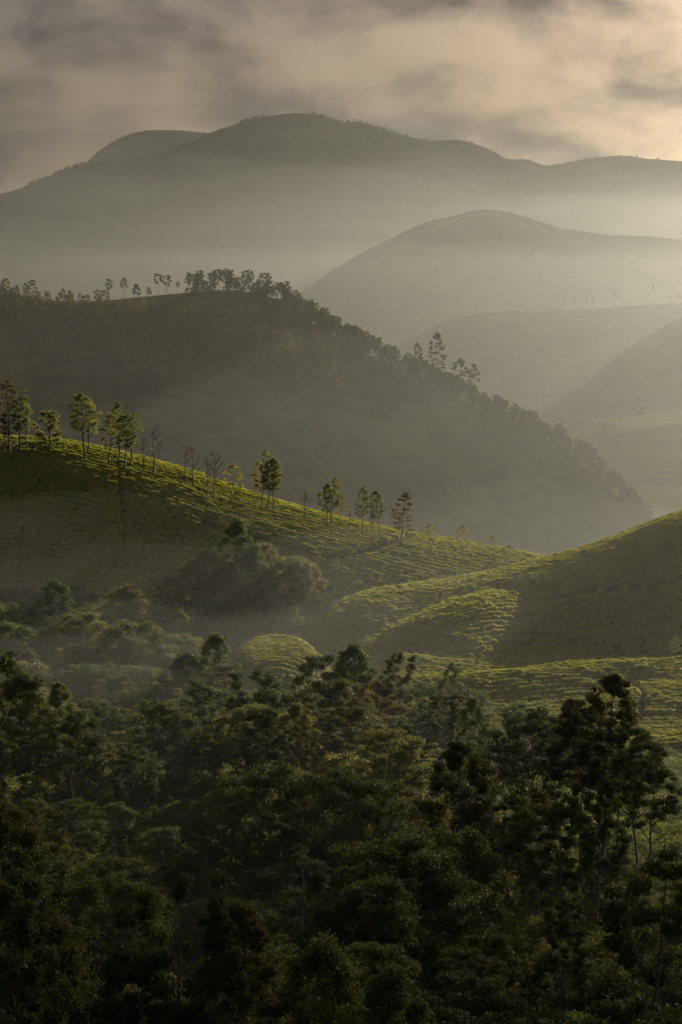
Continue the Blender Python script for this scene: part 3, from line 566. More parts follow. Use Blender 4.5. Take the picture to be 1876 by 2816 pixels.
# --- forest in the near valley: the trees one can single out
HEROES = [
 ('gum_dense', 1660, 1852, 262, .95, 0, 'tallest dark pointed gum rising over the forest against the tea terraces', 'tree'),
 ('gum_dense', 1572, 1925, 285, .9, 1, 'dark gum leaning close against the tallest pointed gum', 'tree'),
 ('gum_slim', 1610, 1960, 250, 1.0, 0, 'slim gum stem in front of the tallest pointed gum', 'tree'),
 ('gum', 1760, 1985, 258, .85, 1, 'gum with a wide side limb over the lit terraces', 'tree'),
 ('gum', 1800, 2085, 240, .9, 2, 'spreading gum whose limb reaches furthest over the terraces', 'tree'),
 ('gum_dense', 1655, 2082, 212, .8, 2, 'round-headed gum on a long bare trunk below the tallest gum', 'tree'),
 ('gum', 1550, 2210, 205, .85, 3, 'gum with forked grey stem beside the long bare trunk', 'tree'),
 ('gum_dense', 1283, 2036, 232, 1.05, 0, 'large dark conical gum standing out at the middle of the forest edge', 'tree'),
 ('dome', 1462, 1965, 290, 1.0, 0, 'open-stemmed tree with a flat head between the two dark gums', 'tree'),
 ('gum_slim', 1492, 1990, 302, 1.0, 1, 'thin gum stem just behind the open-stemmed flat-headed tree', 'tree'),
 ('gum', 1525, 2035, 272, .75, 0, 'gum with ascending limbs below the dark leaning gum', 'tree'),
 ('gum_slim', 1702, 2010, 248, 1.0, 2, 'slim gum downhill of the tallest pointed gum', 'tree'),
 ('gum_slim', 1415, 2030, 300, 1.0, 0, 'slim gum uphill of the open-stemmed flat-headed tree', 'tree'),
 ('gum', 1380, 2180, 215, .8, 1, 'gum on a bare stem beside the large dark conical gum', 'tree'),
 ('gum_slim', 1470, 2160, 222, 1.0, 2, 'slim gum between the conical gum and the long bare trunks', 'tree'),
 ('gum_slim', 1228, 1908, 330, 1.1, 1, 'thin umbrella-shaped tree with bare fanned stems', 'tree'),
 ('gum_slim', 1268, 1902, 332, 1.1, 2, 'middle tree of the three thin umbrella-shaped ones', 'tree'),
 ('column', 1322, 1922, 322, .8, 0, 'dark upright tree beside the thin umbrella-shaped ones', 'tree'),
 ('dome', 1105, 1995, 318, 1.15, 1, 'wide flat-headed tree with many pale stems', 'tree'),
 ('dome', 893, 1872, 340, 1.0, 2, 'dark round-headed tree, highest of the middle dark row', 'tree'),
 ('dome', 965, 1918, 336, .9, 0, 'round-headed tree next to the highest of the middle dark row', 'tree'),
 ('dome', 765, 1898, 346, 1.0, 1, 'dark spreading tree uphill of the highest in the middle row', 'tree'),
 ('gum_slim', 712, 1836, 352, 1.25, 0, 'fan-stemmed tree with a dark rounded top in front of the bright knoll', 'tree'),
 ('gum_slim', 562, 1878, 356, 1.0, 1, 'small dark-headed tree on one thin stem before the lit trees', 'tree'),
 ('column', 640, 1918, 350, .6, 1, 'narrow dark pointed tree between the dark spreading ones', 'tree'),
 ('dome', 452, 1930, 330, 1.0, 2, 'open twiggy tree with two dark stems in the left middle', 'tree'),
 ('column', 175, 1878, 332, .9, 2, 'dark ragged tree with maroon stems before the misty wood', 'tree'),
 ('dome', 185, 1972, 292, 1.0, 0, 'flat-topped dark tree under the ragged maroon-stemmed one', 'tree'),
 ('column', 10, 1772, 318, 1.2, 0, 'tall dark rounded tree cut by the picture edge', 'tree'),
 ('column', 65, 1858, 306, 1.2, 1, 'broad dark tree below the tall rounded one at the edge', 'tree'),
 ('gum', 1805, 2335, 128, .9, 0, 'near black gum with long curved limbs at the lower corner', 'tree'),
 ('gum_slim', 1555, 2470, 158, .7, 2, 'small olive-headed gum in front of the long trunks', 'tree'),
 ('gum', 470, 2420, 126, .7, 1, 'near gum with a dark flat head above the olive crowns', 'tree'),
 ('gum_dense', 618, 2485, 129, .85, 1, 'near olive-leaved gum with a tall full crown', 'tree'),
 ('dome', 405, 2612, 124, .6, 2, 'near low yellow-tipped crown beside the full olive gum', 'tree'),
 ('column', 832, 2602, 124, .9, 0, 'near glossy rounded tree at the lower edge beside the olive gum', 'tree'),
 ('column', 1085, 2668, 118, .8, 1, 'near glossy egg-shaped crown alone at the lower edge', 'tree'),
 ('gum_dense', 5, 2150, 118, .8, 2, 'near black gum cut by the picture edge beside the hollow', 'tree'),
 ('gum_dense', 15, 2420, 104, .7, 0, 'nearest dark gum at the lower corner of the hollow', 'tree'),
 ('broad', 1090, 2318, 198, 1.1, 0, 'fresh green rounded tree at the top of the sunlit edge of the hollow', 'tree'),
 ('broad', 1005, 2425, 186, 1.0, 1, 'fresh green tree bulging furthest into the dark hollow', 'tree'),
 ('broad', 1010, 2590, 172, 1.0, 2, 'dim green tree low on the edge of the dark hollow', 'tree'),
 ('broad', 1200, 2285, 208, 1.0, 3, 'green crown behind the rounded tree at the edge of the hollow', 'tree'),
 ('broad', 760, 2110, 262, 1.05, 4, 'large dim dome of leaves in the middle of the hollow', 'tree'),
 ('broad', 955, 2130, 258, 1.0, 0, 'second dim dome beside the large one in the hollow', 'tree'),
 ('column', 602, 1748, 432, .9, 2, 'misty pointed tree standing next to the bright knoll', 'tree'),
 ('dome', 535, 1800, 424, 1.0, 1, 'flat-headed lit tree below the misty pointed one', 'tree'),
 ('column', 950, 1778, 416, 1.0, 0, 'tall full tree in front of the far end of the bright knoll', 'tree'),
 ('dome', 890, 1802, 420, 1.0, 2, 'rounded tree leaning on the tall full one by the knoll', 'tree'),
 ('gum_slim', 1097, 1796, 404, .9, 0, 'slender small-headed gum before the shaded tea hill', 'tree'),
 ('column', 1242, 1826, 434, 1.0, 1, 'misty oval tree at the foot of the shaded tea hill', 'tree'),
 ('column', 148, 1598, 492, 1.1, 1, 'tall brownish cone-shaped tree against the shaded tea slope', 'tree'),
 ('column', 330, 1612, 494, 1.5, 2, 'big hazy green tree below the tea slope', 'tree'),
 ('column', 480, 1682, 486, .9, 0, 'hazy rounded tree beside the big green one', 'tree'),
 ('rust', 1035, 1878, 402, .8, 0, 'small brownish-leaved tree below the bright knoll', 'tree'),
 ('rust', 428, 1760, 476, .7, 0, 'low brownish tree in the misty wood', 'tree'),
 ('oak_airy', 1862, 1748, 470, 1.2, 0, 'pale sapling at the picture edge over the lit terraces', 'tree'),
 ('column', 640, 1432, 535, 1.0, 2, 'tallest hazy tree of the clump on the tea slope', 'tree'),
 ('broad', 560, 1535, 528, 1.0, 1, 'wide hazy tree uphill in the clump on the tea slope', 'tree'),
 ('column', 740, 1500, 530, 1.3, 0, 'full hazy tree in the middle of the clump on the tea slope', 'tree'),
 ('broad', 815, 1535, 527, 1.0, 3, 'drooping hazy tree at the downhill end of the clump', 'tree'),
]
placed = []; HREF = []
for kd, x, yt, D, wd, v, lb, ct in HEROES:
    e = plant_px(kd, x, yt, D, lb, None, wd, v); placed.append((e.location.x, e.location.y)); HREF.append((x, yt, lb))
S1x = [-150, 0, 60, 120, 180, 240, 300, 370, 420, 480, 540, 600, 640, 700, 760, 820, 890, 960, 1000, 1080, 1150, 1180, 1230, 1330, 1370, 1450, 1560, 1600, 1660, 1720, 1780, 1850, 1876, 2050]
S1y = [1760, 1800, 1870, 1930, 1950, 2010, 2040, 2040, 1990, 1965, 1975, 1960, 1950, 1940, 1930, 1925, 1925, 1945, 1975, 2010, 2050, 2060, 2060, 2060, 2090, 2110, 2150, 2180, 2200, 2210, 2250, 2390, 2410, 2450]
S2x = [-200, 0, 130, 180, 260, 330, 400, 470, 520, 560, 600, 640, 700, 860, 900, 940, 990, 1040, 1100, 1150, 1240, 1290, 1350, 1420, 1500, 1600, 1700, 1800, 1876, 2100]
S2y = [1650, 1660, 1650, 1670, 1640, 1640, 1660, 1690, 1740, 1810, 1800, 1830, 1880, 1850, 1830, 1815, 1830, 1860, 1870, 1900, 1905, 1920, 1955, 1930, 1965, 1970, 2060, 2190, 2230, 2300]
S0x = [-150, 100, 300, 950, 1050, 1250, 1500, 1876, 2100]; S0y = [2600, 2640, 2720, 2750, 2660, 2560, 2580, 2620, 2620]
SHx = [-150, 100, 300, 550, 700, 1000, 1200, 1400, 1876, 2100]; SHy = [2150, 2190, 2210, 2190, 2115, 2125, 2200, 2190, 2400, 2450]
def ok_spacing(X, Y, r):
    for a, b in placed:
        if (a - X) ** 2 + (b - Y) ** 2 < r * r: return False
    return True
ZONES = [  # y range, spacing, tries, height range, limits, kinds, group
 ((112, 205), 9.0, 900, (5, 13), (S0x, S0y), [('broad', 4, 'dim rounded tree low on the near forest slope'), ('dome', 2, 'dim open-stemmed tree low on the near forest slope'), ('gum', 2, 'dim tall gum low on the near forest slope')], 'trees of the near forest slope'),
 ((205, 290), 8.8, 1500, (6, 14), (SHx, SHy), [('broad', 5, 'dark rounded tree in the shaded hollow'), ('dome', 2, 'dark flat-headed tree in the shaded hollow'), ('gum', 2, 'dark gum standing in the shaded hollow'), ('gum_slim', 2, 'dark thin gum in the shaded hollow')], 'trees of the shaded hollow'),
 ((290, 352), 7.6, 1600, (8, 16), (S1x, S1y), [('dome', 4, 'dark flat-headed tree in the row on the wooded spur'), ('broad', 2, 'dark rounded tree in the row on the wooded spur'), ('gum_slim', 4, 'dark thin gum in the row on the wooded spur'), ('column', 2, 'dark upright tree in the row on the wooded spur')], 'trees of the wooded spur'),
 ((378, 450), 6.0, 1500, (7, 13), (S2x, S2y), [('broad', 4, 'lit rounded tree in the misty wood behind the spur'), ('column', 3, 'lit upright tree in the misty wood behind the spur'), ('dome', 3, 'lit flat-headed tree in the misty wood behind the spur'), ('gum_slim', 1, 'lit thin gum in the misty wood behind the spur')], 'trees of the misty wood'),
 ((450, 530), 5.6, 2500, (8, 16), (S2x, S2y), [('broad', 3, 'hazy rounded tree at the foot of the tea slope'), ('column', 4, 'hazy upright tree at the foot of the tea slope'), ('gum_slim', 2, 'hazy thin gum at the foot of the tea slope'), ('dome', 2, 'hazy flat-headed tree at the foot of the tea slope')], 'trees at the foot of the tea slope'),
]
zr = random.Random(21); FILL = []
for (ya, yb), sp, tries, (h0, h1), (lx, ly), kinds, grp in ZONES:
    bag = [k for k in kinds for _ in range(k[1])]
    for _ in range(tries):
        Y = math.sqrt(zr.uniform(ya * ya, yb * yb)); X = zr.uniform(-.163, .163) * Y
        if Y > float(forest_edge(X)) - 3 or not ok_spacing(X, Y, sp): continue
        Z = float(near_h(np.array(X), np.array(Y))); kd, _w, lb = zr.choice(bag); h = zr.uniform(h0, h1) * (1.45 if kd == 'gum' else 1.15 if kd == 'gum_slim' else 1)
        px, py = project(X, Y, Z + h)
        lim = float(np.interp(px, lx, ly)) + zr.uniform(0, 25)
        if py < lim: h = at(px, lim, Y)[2] - Z
        if h < 4.5: continue
        if h < 8 and kd in ('gum', 'gum_slim', 'dome'): kd, lb = kinds[0][0], kinds[0][2]
        if project(X, Y, Z + h)[1] > 2900: continue
        e = plant(kd, X, Y, Z, h, lb, grp, zr.uniform(.95, 1.3) if kd == 'broad' else zr.uniform(.9, 1.2)); placed.append((X, Y)); FILL.append((e, lb) + project(X, Y, Z + h))
# smaller hazy trees round the clump on the tea slope
for x, yt, D, kd in [(470, 1590, 525, 'dome'), (510, 1560, 530, 'column'), (600, 1520, 526, 'dome'), (690, 1500, 524, 'column'), (780, 1540, 520, 'dome'), (850, 1585, 522, 'column'), (640, 1640, 512, 'broad'), (560, 1650, 512, 'broad'),
                     (720, 1655, 510, 'column'), (800, 1670, 508, 'broad'), (880, 1640, 520, 'broad'), (925, 1600, 530, 'broad'), (960, 1595, 534, 'column'), (900, 1660, 512, 'broad'), (690, 1725, 500, 'broad'), (450, 1680, 508, 'broad')]:
    e = plant_px(kd, x, yt, D, 'hazy smaller tree around the clump on the tea slope', 'smaller trees of the clump on the tea slope', prng.uniform(.7, 1.0)); FILL.append((e, 'hazy smaller tree', x, yt))

ORD = ['closest', 'second closest', 'third closest', 'fourth closest', 'fifth closest', 'sixth closest', 'seventh closest', 'eighth closest']
near_count = {}
for e, lb, px, py in sorted(FILL, key=lambda f: min((f[2] - a) ** 2 + (f[3] - b) ** 2 for a, b, _ in HREF)):
    hx, hy, hl = min(HREF, key=lambda r: (r[0] - px) ** 2 + (r[1] - py) ** 2); kind3 = ' '.join(lb.split()[:3]).rstrip(',')
    key = (kind3, hl); r_ = near_count.get(key, 0); near_count[key] = r_ + 1
    words = hl.split(); short = ' '.join(words[:10])
    while short.split()[-1] in ('the', 'a', 'of', 'to', 'over', 'with', 'at', 'in', 'on', 'by', 'and', 'its', 'one', 'beside', 'below', 'before', 'between', 'into', 'against', 'from', 'two'): short = ' '.join(short.split()[:-1])
    if r_ < len(ORD): e['label'] = kind3 + ' ' + ORD[r_] + ' to ' + short

# undergrowth between the trunks
def shrub(seed, mat, n=420, leaf=.22):
    rng = np.random.default_rng(seed); G = Geo()
    for c in range(9):
        ce = np.array([rng.uniform(-.8, .8), rng.uniform(-.8, .8), rng.uniform(.3, 1.1)]); m = n // 9; d = rot_basis(m, rng); d[:, 2] = np.abs(d[:, 2])
        C = ce + d * (rng.uniform(.3, 1, m) ** .5)[:, None] * .62; Dv = d + rot_basis(m, rng) * .7
        V, Fq = leaf_quads(C, Dv, leaf * rng.uniform(.7, 1.3, m), leaf * .5 * rng.uniform(.7, 1.3, m), rng); G.add(V, Fq)
    return bpy.data.objects.new('shrub', G.mesh('shrub', M[mat]))
ur = np.random.default_rng(5); n = 15000
Yu = np.sqrt(ur.uniform(100 ** 2, 530 ** 2, n)); Xu = ur.uniform(-.17, .17, n) * Yu; mk = (Yu < forest_edge(Xu) - .5); Xu, Yu = Xu[mk], Yu[mk]
ku = ur.uniform(.5, 1.2, len(Xu)) * (1 + .7 * vnoise(Xu / 6, Yu / 6, 4))
o = scatter('undergrowth', np.stack([Xu, Yu, near_h(Xu, Yu) - .1], 1), ur.uniform(0, 6.28, len(Xu)), np.stack([ku, ku, ku * ur.uniform(.8, 1.3, len(Xu))], 1), shrub(3, 'broad'))
tag(o, 'dense green undergrowth beneath the forest trees', 'undergrowth', kind='stuff')

# --- trees along the far ridge
G2 = 'gums along the crest of the far ridge'
def ridge_at(x, yt, u, fn=RIDGE):
    """a tree whose top shows at (x, yt), u metres before the crest"""
    D = 1400.0
    for _ in range(6):
        X = at(x, yt, D)[0]; D = float(fn.crest(np.array(X))[0]) - u
    X, Y, Zt = at(x, yt, D); Z = float(fn(np.array(X), np.array(Y))); return X, Y, Z, Zt - Z
for kd, x, yt, wd, lb in [('ridge_low', 2, 792, 1.2, 'dark rounded tree on the far ridge at the picture edge'), ('ridge', 45, 784, 1.0, 'forked gum on the far ridge beyond the tall trio'), ('ridge', 66, 778, 1.1, 'taller spreading gum on the far ridge beyond the tall trio'), ('ridge', 100, 797, 1.0, 'low spreading gum before the bare saddle of the far ridge'),
                       ('ridge', 125, 800, 1.0, 'last gum before the bare saddle of the far ridge'), ('ridge', 298, 767, .9, 'first gum after the bare saddle of the far ridge'), ('ridge', 340, 765, .95, 'second gum after the bare saddle of the far ridge'),
                       ('ridge_low', 375, 782, 1.0, 'low bushy tree after the two saddle gums'), ('ridge_low', 410, 790, .8, 'small bushy tree between the saddle gums and the twin gums'), ('ridge', 436, 753, 1.0, 'uphill one of the tall twin gums on the far ridge'), ('ridge', 458, 757, 1.0, 'downhill one of the tall twin gums on the far ridge'),
                       ('ridge', 490, 775, .8, 'small round-headed gum after the twin gums'), ('ridge', 515, 757, 1.0, 'gum with a split head, two after the twin gums'), ('ridge', 540, 760, 1.0, 'gum just before the highest group of the far ridge'), ('ridge', 584, 750, 1.1, 'highest gum on the crest of the far ridge'), ('ridge', 630, 752, 1.1, 'full gum beside the highest one on the far ridge')]:
    X, Y, Z, h = ridge_at(x, yt, 6 if kd == 'ridge' else 2); plant(kd, X, Y, Z, max(h, 5), lb, None, wd)
rr = random.Random(33); nr = 0; rp = []
while nr < 300:
    x = rr.uniform(500, 1735); u = min(rr.expovariate(1 / 16.), 80) - 6
    X = at(x, 900, 1340)[0]; yc, zc = RIDGE.crest(np.array(X)); Y = float(yc) - u
    if u > 12 and rr.uniform(0, 1) < .35 and x < 640: continue
    if any((a - X) ** 2 + (b - Y) ** 2 < 9 for a, b in rp): continue
    rp.append((X, Y)); Z = float(RIDGE(np.array(X), np.array(Y))); low = rr.uniform(0, 1) < .3
    plant('ridge_low' if low else 'ridge', X, Y, Z - .3, rr.uniform(6, 9) if low else rr.uniform(9.5, 14.5), 'bushy low tree in the belt down the far ridge' if low else 'thin-stemmed gum in the belt down the far ridge', 'belt of trees down the far ridge', rr.uniform(.85, 1.15)); nr += 1
no = 0
while no < 150:
    x = rr.uniform(-40, 930); y = float(np.interp(x, [-40, 150, 300, 600, 800, 930], [860, 872, 885, 938, 990, 1060])) + rr.gauss(0, 26)
    p = hit(x, y, 1050, 1480, RIDGE)
    if p is None: continue
    if any((a - p[0]) ** 2 + (b - p[1]) ** 2 < 14 for a, b in rp): continue
    rp.append(p[:2]); plant('olive', p[0], p[1], p[2] - .3, rr.uniform(7, 12), 'olive-brown tree in the wood across the face of the far ridge', 'wood across the face of the far ridge', rr.uniform(.85, 1.15)); no += 1
# the rest of the ridge woods, one mass behind the trees one can count
wr = np.random.default_rng(19)
def wood(n, xs_, f_u, kd, hs, label, seed):
    x = wr.uniform(xs_[0], xs_[1], n); X = (x - W / 2) / F * 1345; yc, zc = RIDGE.crest(X); Y = yc - f_u(x, n); Z = RIDGE(X, Y) - .3; k = wr.uniform(hs[0], hs[1], n) / T[kd][seed][2]
    o = scatter('forest', np.stack([X, Y, Z], 1), wr.uniform(0, 6.28, n), np.stack([k * wr.uniform(.8, 1.2, n)] * 2 + [k], 1), joined('wood_tree', T[kd][seed][0], T[kd][seed][1])); tag(o, label, 'woods', kind='stuff')
wood(270, (760, 1750), lambda x, n: np.minimum(wr.exponential(11, n), 60) - 4, 'ridge', (8, 13), 'dense mass of small gums filling the belt down the far ridge', 2)
wood(150, (700, 1750), lambda x, n: np.minimum(wr.exponential(14, n), 70) - 4, 'ridge_low', (5, 8), 'low bushy growth under the gums of the far ridge', 1)
wood(420, (-60, 950), lambda x, n: np.interp(x, [-60, 300, 600, 950], [55, 80, 95, 75]) + wr.normal(size=n) * 24, 'olive', (6, 10), 'mass of olive-brown trees across the face of the far ridge', 1)
for kd, x, yt, D, wd, lb in [('tiered', 1205, 912, 1345, .7, 'tallest tiered tree rising behind the slope of the far ridge'), ('ridge', 1150, 945, 1350, .7, 'pale gum next to the tallest tiered tree behind the ridge'), ('ridge', 1268, 985, 1340, .9, 'wide hazy tree downhill of the tallest tiered tree'), ('ridge', 1302, 1002, 1338, .9, 'second wide hazy tree downhill of the tiered tree')]:
    X, Y, Zt = at(x, yt, D); Z = max(float(RIDGE(np.array(X), np.array(Y))), -60); plant(kd, X, Y, Z, Zt - Z, lb, None, wd)
NTH = ['first', 'second', 'third', 'fourth', 'fifth', 'sixth', 'seventh', 'eighth', 'ninth', 'tenth', 'eleventh', 'twelfth', 'thirteenth', 'fourteenth', 'fifteenth', 'sixteenth']
HZ = [(1480, 10), (1500, 8), (1538, 19), (1556, 14), (1580, 15), (1612, 12), (1630, 15), (1684, 26), (1696, 20), (1780, 18), (1796, 27), (1842, 12), (1860, 14), (1872, 11), (1310, 8), (1250, 8)]
for q_, (x, h) in enumerate(sorted(HZ)):
    X = at(x, 850, 2600)[0]; yc, zc = HILL_B.crest(np.array(X)); plant('ridge', X, float(yc), float(zc) - .5, h * .8, NTH[q_] + ' faint tree along the hazy hill crest, counting from the left', 'faint trees on the hazy hill crest', .8)
p = hit(1755, 1150, 1500, 2600, far_h)
plant('ridge_low', p[0], p[1], p[2] - .3, at(1755, 1093, p[1])[2] - p[2], 'big round tree beside the green field in the far valley', None, 1.1)
for x, y, h in [(1690, 1150, 7), (1700, 1160, 6), (1640, 1130, 6), (1840, 1105, 8), (1560, 1130, 6), (1820, 1118, 6)]:
    p = hit(x, y, 1500, 2900, far_h)
    if p: plant('ridge_low', p[0], p[1], p[2] - .3, h, 'small hazy tree among the far houses and fields', 'small trees of the far valley', 1.2)
# woods on the mountain crest, too far to count
mr = np.random.default_rng(9); pts = []
for x0, x1, n, a in [(60, 520, 150, 5), (520, 700, 60, 5), (700, 740, 12, 6), (840, 900, 16, 6), (900, 1200, 90, 5), (1200, 1876, 120, 4), (150, 330, 50, 6)]:
    for _ in range(n):
        x = mr.uniform(x0, x1); X = at(x, 400, 4600)[0]; yc, zc = MOUNT.crest(np.array(X)); u = mr.uniform(-10, 30); pts.append((X, float(yc) - u, float(MOUNT(np.array(X), np.array(float(yc) - u))) - 1., a * mr.uniform(.6, 1.5)))
P = np.array(pts); k = P[:, 3] / 10.
o = scatter('forest', P[:, :3], mr.uniform(0, 6.28, len(P)), np.stack([k, k, k], 1), bpy.data.objects.new('far_crown', T['ridge_low'][0][1])); tag(o, 'tiny trees fringing the crest of the great mountain', 'woods', kind='stuff')
# ------------------------------------------------------------------ small things
def dead_trunk(x, yb, yt, r, label, seed):
    rng = np.random.default_rng(seed); p = hit(x, yb); h = at(x, yt, p[1])[2] - p[2]; G = Geo(); n = 7; t = np.linspace(0, 1, n)
    P = np.stack([np.cumsum(rng.normal(size=n)) * .05, np.cumsum(rng.normal(size=n)) * .05, -.4 + t * (h + .4)], 1)
    G.tube(P, r * (1.15 - .45 * t) * (1 + rng.uniform(-.1, .1, n)), 7)
    for z in (.55, .8):
        a = rng.uniform(0, 6.28); b = P[0] * 0 + [np.interp(z, t, P[:, 0]), np.interp(z, t, P[:, 1]), z * h]
        G.tube(np.stack([b, b + [.35 * math.cos(a), .35 * math.sin(a), .3]]), [r * .4, r * .2], 4)
    o = link('dead_trunk', G.mesh('dead_trunk', M['bark'], True), loc=p); tag(o, label, 'dead trunk'); return o
dead_trunk(495, 1346, 1296, .26, 'thick dark stump standing among the bare trees', 1)
dead_trunk(962, 1462, 1412, .13, 'thin dead pole beside the leafy pair on the tea hill', 2)
dead_trunk(985, 1468, 1440, .15, 'short dead pole before the slim round-headed tree', 3)

M['plaster'] = ground_mat('house_plaster', [(0.3, (0.24, 0.21, 0.18)), (0.7, (0.36, 0.32, 0.28))], 0.5, 3.0)
M['roof'] = ground_mat('pale_metal_roof', [(0.3, (0.20, 0.19, 0.18)), (0.7, (0.34, 0.32, 0.30))], 0.4, 2.0, rough=0.6)
M['dark'] = ground_mat('dark_opening', [(0.3, (0.03, 0.03, 0.035)), (0.7, (0.05, 0.05, 0.05))], 1.0, 3.0, rough=0.3)
def slab(x0, x1, y0, y1, z0, z1):
    V = [(x, y, z) for z in (z0, z1) for y in (y0, y1) for x in (x0, x1)]
    return np.array(V, float), np.array([(0, 2, 3, 1), (4, 5, 7, 6), (0, 1, 5, 4), (1, 3, 7, 5), (3, 2, 6, 7), (2, 0, 4, 6)])
def house_parts(w, d, h, rh):
    V, f = slab(-w/2, w/2, -d/2, d/2, -1.5, h); wall = mesh_from('wall', V, [f], M['plaster'])
    e = .5; G = Geo()
    for s in (-1, 1):
        y0, y1 = s * (d/2 + e), 0.0; za, zb = h - .05, h + rh
        V = np.array([(-w/2-e, y0, za), (w/2+e, y0, za), (w/2+e, y1, zb), (-w/2-e, y1, zb), (-w/2-e, y0, za+.15), (w/2+e, y0, za+.15), (w/2+e, y1, zb+.15), (-w/2-e, y1, zb+.15)])
        G.add(V, np.array([(0, 1, 2, 3), (4, 5, 6, 7), (0, 1, 5, 4), (1, 2, 6, 5), (3, 0, 4, 7)]))
    gable = np.array([(-w/2+.01, -d/2, h-.02), (-w/2+.01, d/2, h-.02), (-w/2+.01, 0, h+rh-.1), (w/2-.01, -d/2, h-.02), (w/2-.01, d/2, h-.02), (w/2-.01, 0, h+rh-.1)])
    G2 = Geo(); G2.add(gable, np.array([(0, 1, 2), (3, 5, 4)]))
    V, f = slab(-.5, .5, -d/2-.06, -d/2, 0, 2.0); door = mesh_from('door', V, [f], M['dark'])
    V, f = slab(-.55, .55, -d/2-.06, -d/2, 1.0, 2.1); win = mesh_from('window', V, [f], M['dark'])
    return wall, G.mesh('roof', M['roof']), G2.mesh('gable', M['plaster']), door, win, w
HP = [house_parts(8, 5.5, 2.8, 1.6), house_parts(11, 6, 3.0, 1.9), house_parts(6.5, 5, 2.6, 1.4)]
hr = random.Random(3)
for i, (x, y) in enumerate([(1533, 1142), (1545, 1138), (1560, 1143), (1592, 1152), (1603, 1149), (1612, 1153), (1583, 1163), (1592, 1167), (1622, 1158), (1638, 1162), (1652, 1166), (1668, 1172), (1690, 1176), (1815, 1092), (1874, 1082), (1563, 1180)]):
    p = hit(x, y, 1500, 2900, far_h)
    if p is None: continue
    wall, roof, gab, door, win, w = HP[i % 3]
    e = bpy.data.objects.new('house', None); COL.objects.link(e); e.location = p; e.rotation_euler = (0, 0, hr.uniform(-.6, .6)); e.scale = (.8,) * 3
    far = i in (13, 14)
    tag(e, ('pale speck of a house under the dark hill beyond the big round tree' if i == 13 else 'pale speck of a house at the picture edge under the dark hill') if far else 'tiny pale-roofed house of the settlement in the far valley', 'house', None if far else 'houses of the far settlement')
    for nm, me, dx in (('wall', wall, 0), ('roof', roof, 0), ('gable', gab, 0), ('door', door, 0), ('window', win, -w * .3), ('window', win, w * .3)):
        c = bpy.data.objects.new(nm, me); COL.objects.link(c); c.parent = e; c.location = (dx, 0, 0)

# ------------------------------------------------------------------ air
def box(name, x0, x1, y0, y1, z0, z1, mat):
    V = [(x, y, z) for z in (z0, z1) for y in (y0, y1) for x in (x0, x1)]
    f = [(0, 2, 3, 1), (4, 5, 7, 6), (0, 1, 5, 4), (1, 3, 7, 5), (3, 2, 6, 7), (2, 0, 4, 6)]
    return link(name, mesh_from(name, V, [f], mat))
def air_mat(name, col, dens, g):
    m, t = new_mat(name); o = N(t, 'ShaderNodeOutputMaterial'); v = N(t, 'ShaderNodeVolumePrincipled')
    v.inputs['Color'].default_value = col + (1,); v.inputs['Density'].default_value = dens; v.inputs['Anisotropy'].default_value = g
    m.cycles.homogeneous_volume = True; m.cycles.volume_sampling = 'DISTANCE'; v.inputs['Density Attribute'].default_value = ''; v.inputs['Color Attribute'].default_value = ''; v.inputs['Temperature Attribute'].default_value = ''
    t.links.new(v.outputs[0], o.inputs['Volume']); return m
HC = (0.375, 0.395, 0.368)
def mist_bank(name, x0, x1, y0, y1, nx, ny, zb, zt, ex, ey, und, seed, mat, wedge=None, us=None):
    """closed bank of mist: flat below, rounded off towards its edges, uneven on top; wedge=(xa, xb): thins out from xa to xb"""
    X, Y = np.meshgrid(np.linspace(x0, x1, nx), np.linspace(y0, y1, ny))
    fx = np.clip(np.minimum(X - x0, x1 - X) / ex, 0, 1); fy = np.clip(np.minimum(Y - y0, y1 - Y) / ey, 0, 1)
    us = us or (ex * .7, ey * .7)
    f = np.sin(fx * np.pi / 2) * np.sin(fy * np.pi / 2); Z = zb + 1 + (zt - zb) * f * (1 + und * fbm(X / us[0], Y / us[1], seed, 3))
    if wedge:
        g = np.clip((wedge[1] - X) / (wedge[1] - wedge[0]), 0, 1); g = g * g * (3 - 2 * g); Y = y1 - (y1 - Y) * np.maximum(g, .01)
    V = np.concatenate([np.stack([X, Y, Z], -1).reshape(-1, 3), np.stack([X, Y, X * 0 + zb], -1).reshape(-1, 3)]); n = nx * ny
    idx = np.arange(n).reshape(ny, nx); top = np.stack([idx[:-1, :-1], idx[:-1, 1:], idx[1:, 1:], idx[1:, :-1]], -1).reshape(-1, 4)
    rim = np.concatenate([idx[0, :], idx[1:, -1], idx[-1, -2::-1], idx[-2:0:-1, 0]]); r2 = np.roll(rim, -1)
    return link(name, mesh_from(name, V, [top, top[:, ::-1] + n, np.stack([rim, rim + n, r2 + n, r2], 1)], mat))
tag(box('haze', -9000, 9000, -2500, 6600, -110, 462, air_mat('haze_air', HC, 0.30e-4, 0.85)), kind='stuff')
for zt_, sd_, dn_ in ((100, 21, 1.3e-4), (160, 24, 1.0e-4), (235, 27, 0.6e-4)):
    tag(mist_bank('mist', -5000, 5000, 1470 + sd_, 5250 - sd_, 80, 60, -110 + sd_ * .1, zt_, 400, 300, .20, sd_, air_mat('valley_mist', HC, dn_, 0.85), us=(430, 300)), kind='stuff')
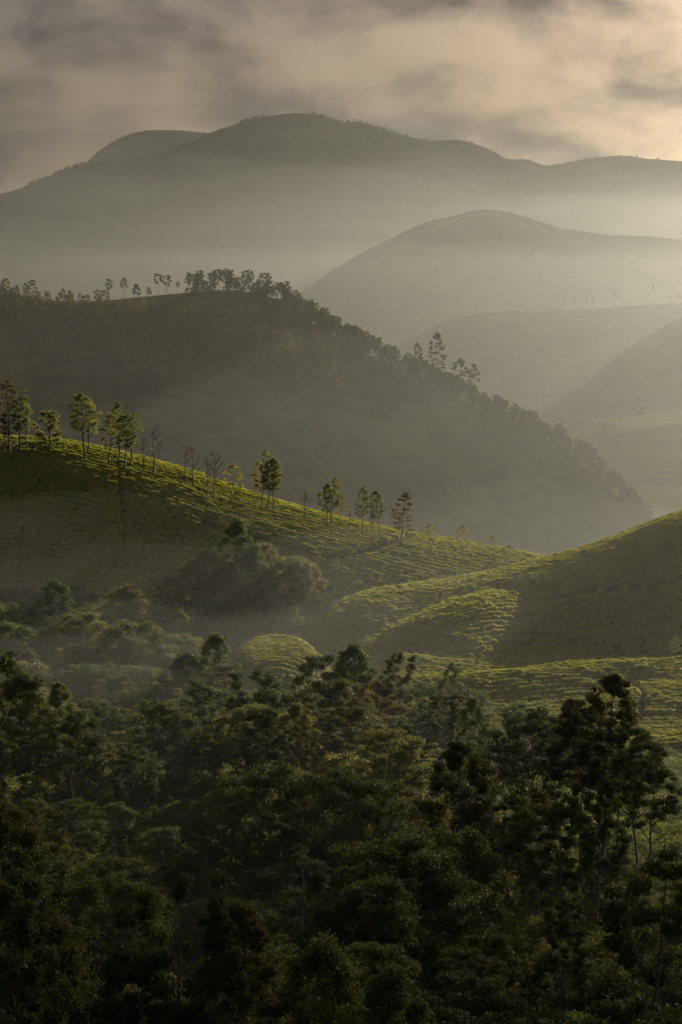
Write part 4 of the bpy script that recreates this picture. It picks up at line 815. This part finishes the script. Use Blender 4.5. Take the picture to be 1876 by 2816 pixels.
for zt_, sd_, dn_ in ((45, 31, 2.4e-4), (115, 36, 2.2e-4)):
    tag(mist_bank('mist', -1500, 1500, 655 + sd_, 1320 + sd_, 70, 50, -109 + sd_ * .1, zt_, 300, 160, .40, sd_, air_mat('ridge_foot_mist', HC, dn_, 0.85), us=(110, 150)), kind='stuff')
tag(mist_bank('mist', -230, 300, 360, 640, 40, 40, -30, 42, 60, 90, .12, 3, air_mat('tea_valley_mist', HC, 4.5e-4, 0.6)), kind='stuff')
tag(mist_bank('mist', -240, 110, 354, 540, 50, 40, -25, 28, 40, 30, .22, 8, air_mat('wood_mist', HC, 1.0e-3, 0.55), wedge=(-40, 90), us=(45, 40)), kind='stuff')
tag(mist_bank('mist', -150, 150, 142, 372, 40, 30, -25, 46, 60, 40, .10, 9, air_mat('hollow_mist', HC, 4e-4, 0.3)), kind='stuff')

# added cloud, out of view towards the sun, placed to shade the near slope
def cloud(L, p, z, a, b, c, seed, dens):
    nu, nv = 72, 36; u, v = np.meshgrid(np.arange(nu) * 2 * np.pi / nu, np.linspace(0, np.pi, nv))
    d = np.stack([np.sin(v) * np.cos(u), np.sin(v) * np.sin(u), np.cos(v)], -1)
    k = 1 + .10 * fbm(d[..., 0] * 3 + d[..., 2] * 1.7 + 9, d[..., 1] * 3 - d[..., 2] + 9, seed, 4) * np.sin(v)
    V = (d * k[..., None] * [a, b, c]).reshape(-1, 3); idx = np.arange(nu * nv).reshape(nv, nu); i2 = np.roll(idx, -1, 1)
    q = np.stack([idx[:-1], idx[1:], i2[1:], i2[:-1]], -1).reshape(-1, 4)
    o = link('shade_cloud', mesh_from('shade_cloud', V, [q], air_mat('shade_cloud_air', (0.9, 0.9, 0.9), dens, 0.6)))
    o.location = (L * math.sin(SUN_AZ) + p * math.cos(SUN_AZ), L * math.cos(SUN_AZ) - p * math.sin(SUN_AZ), z); o.rotation_euler = (0, 0, math.pi / 2 - SUN_AZ)
    tag(o, kind='stuff'); return o
cloud(4500, -40, 1100, 450, 560, 140, 5, .0034)
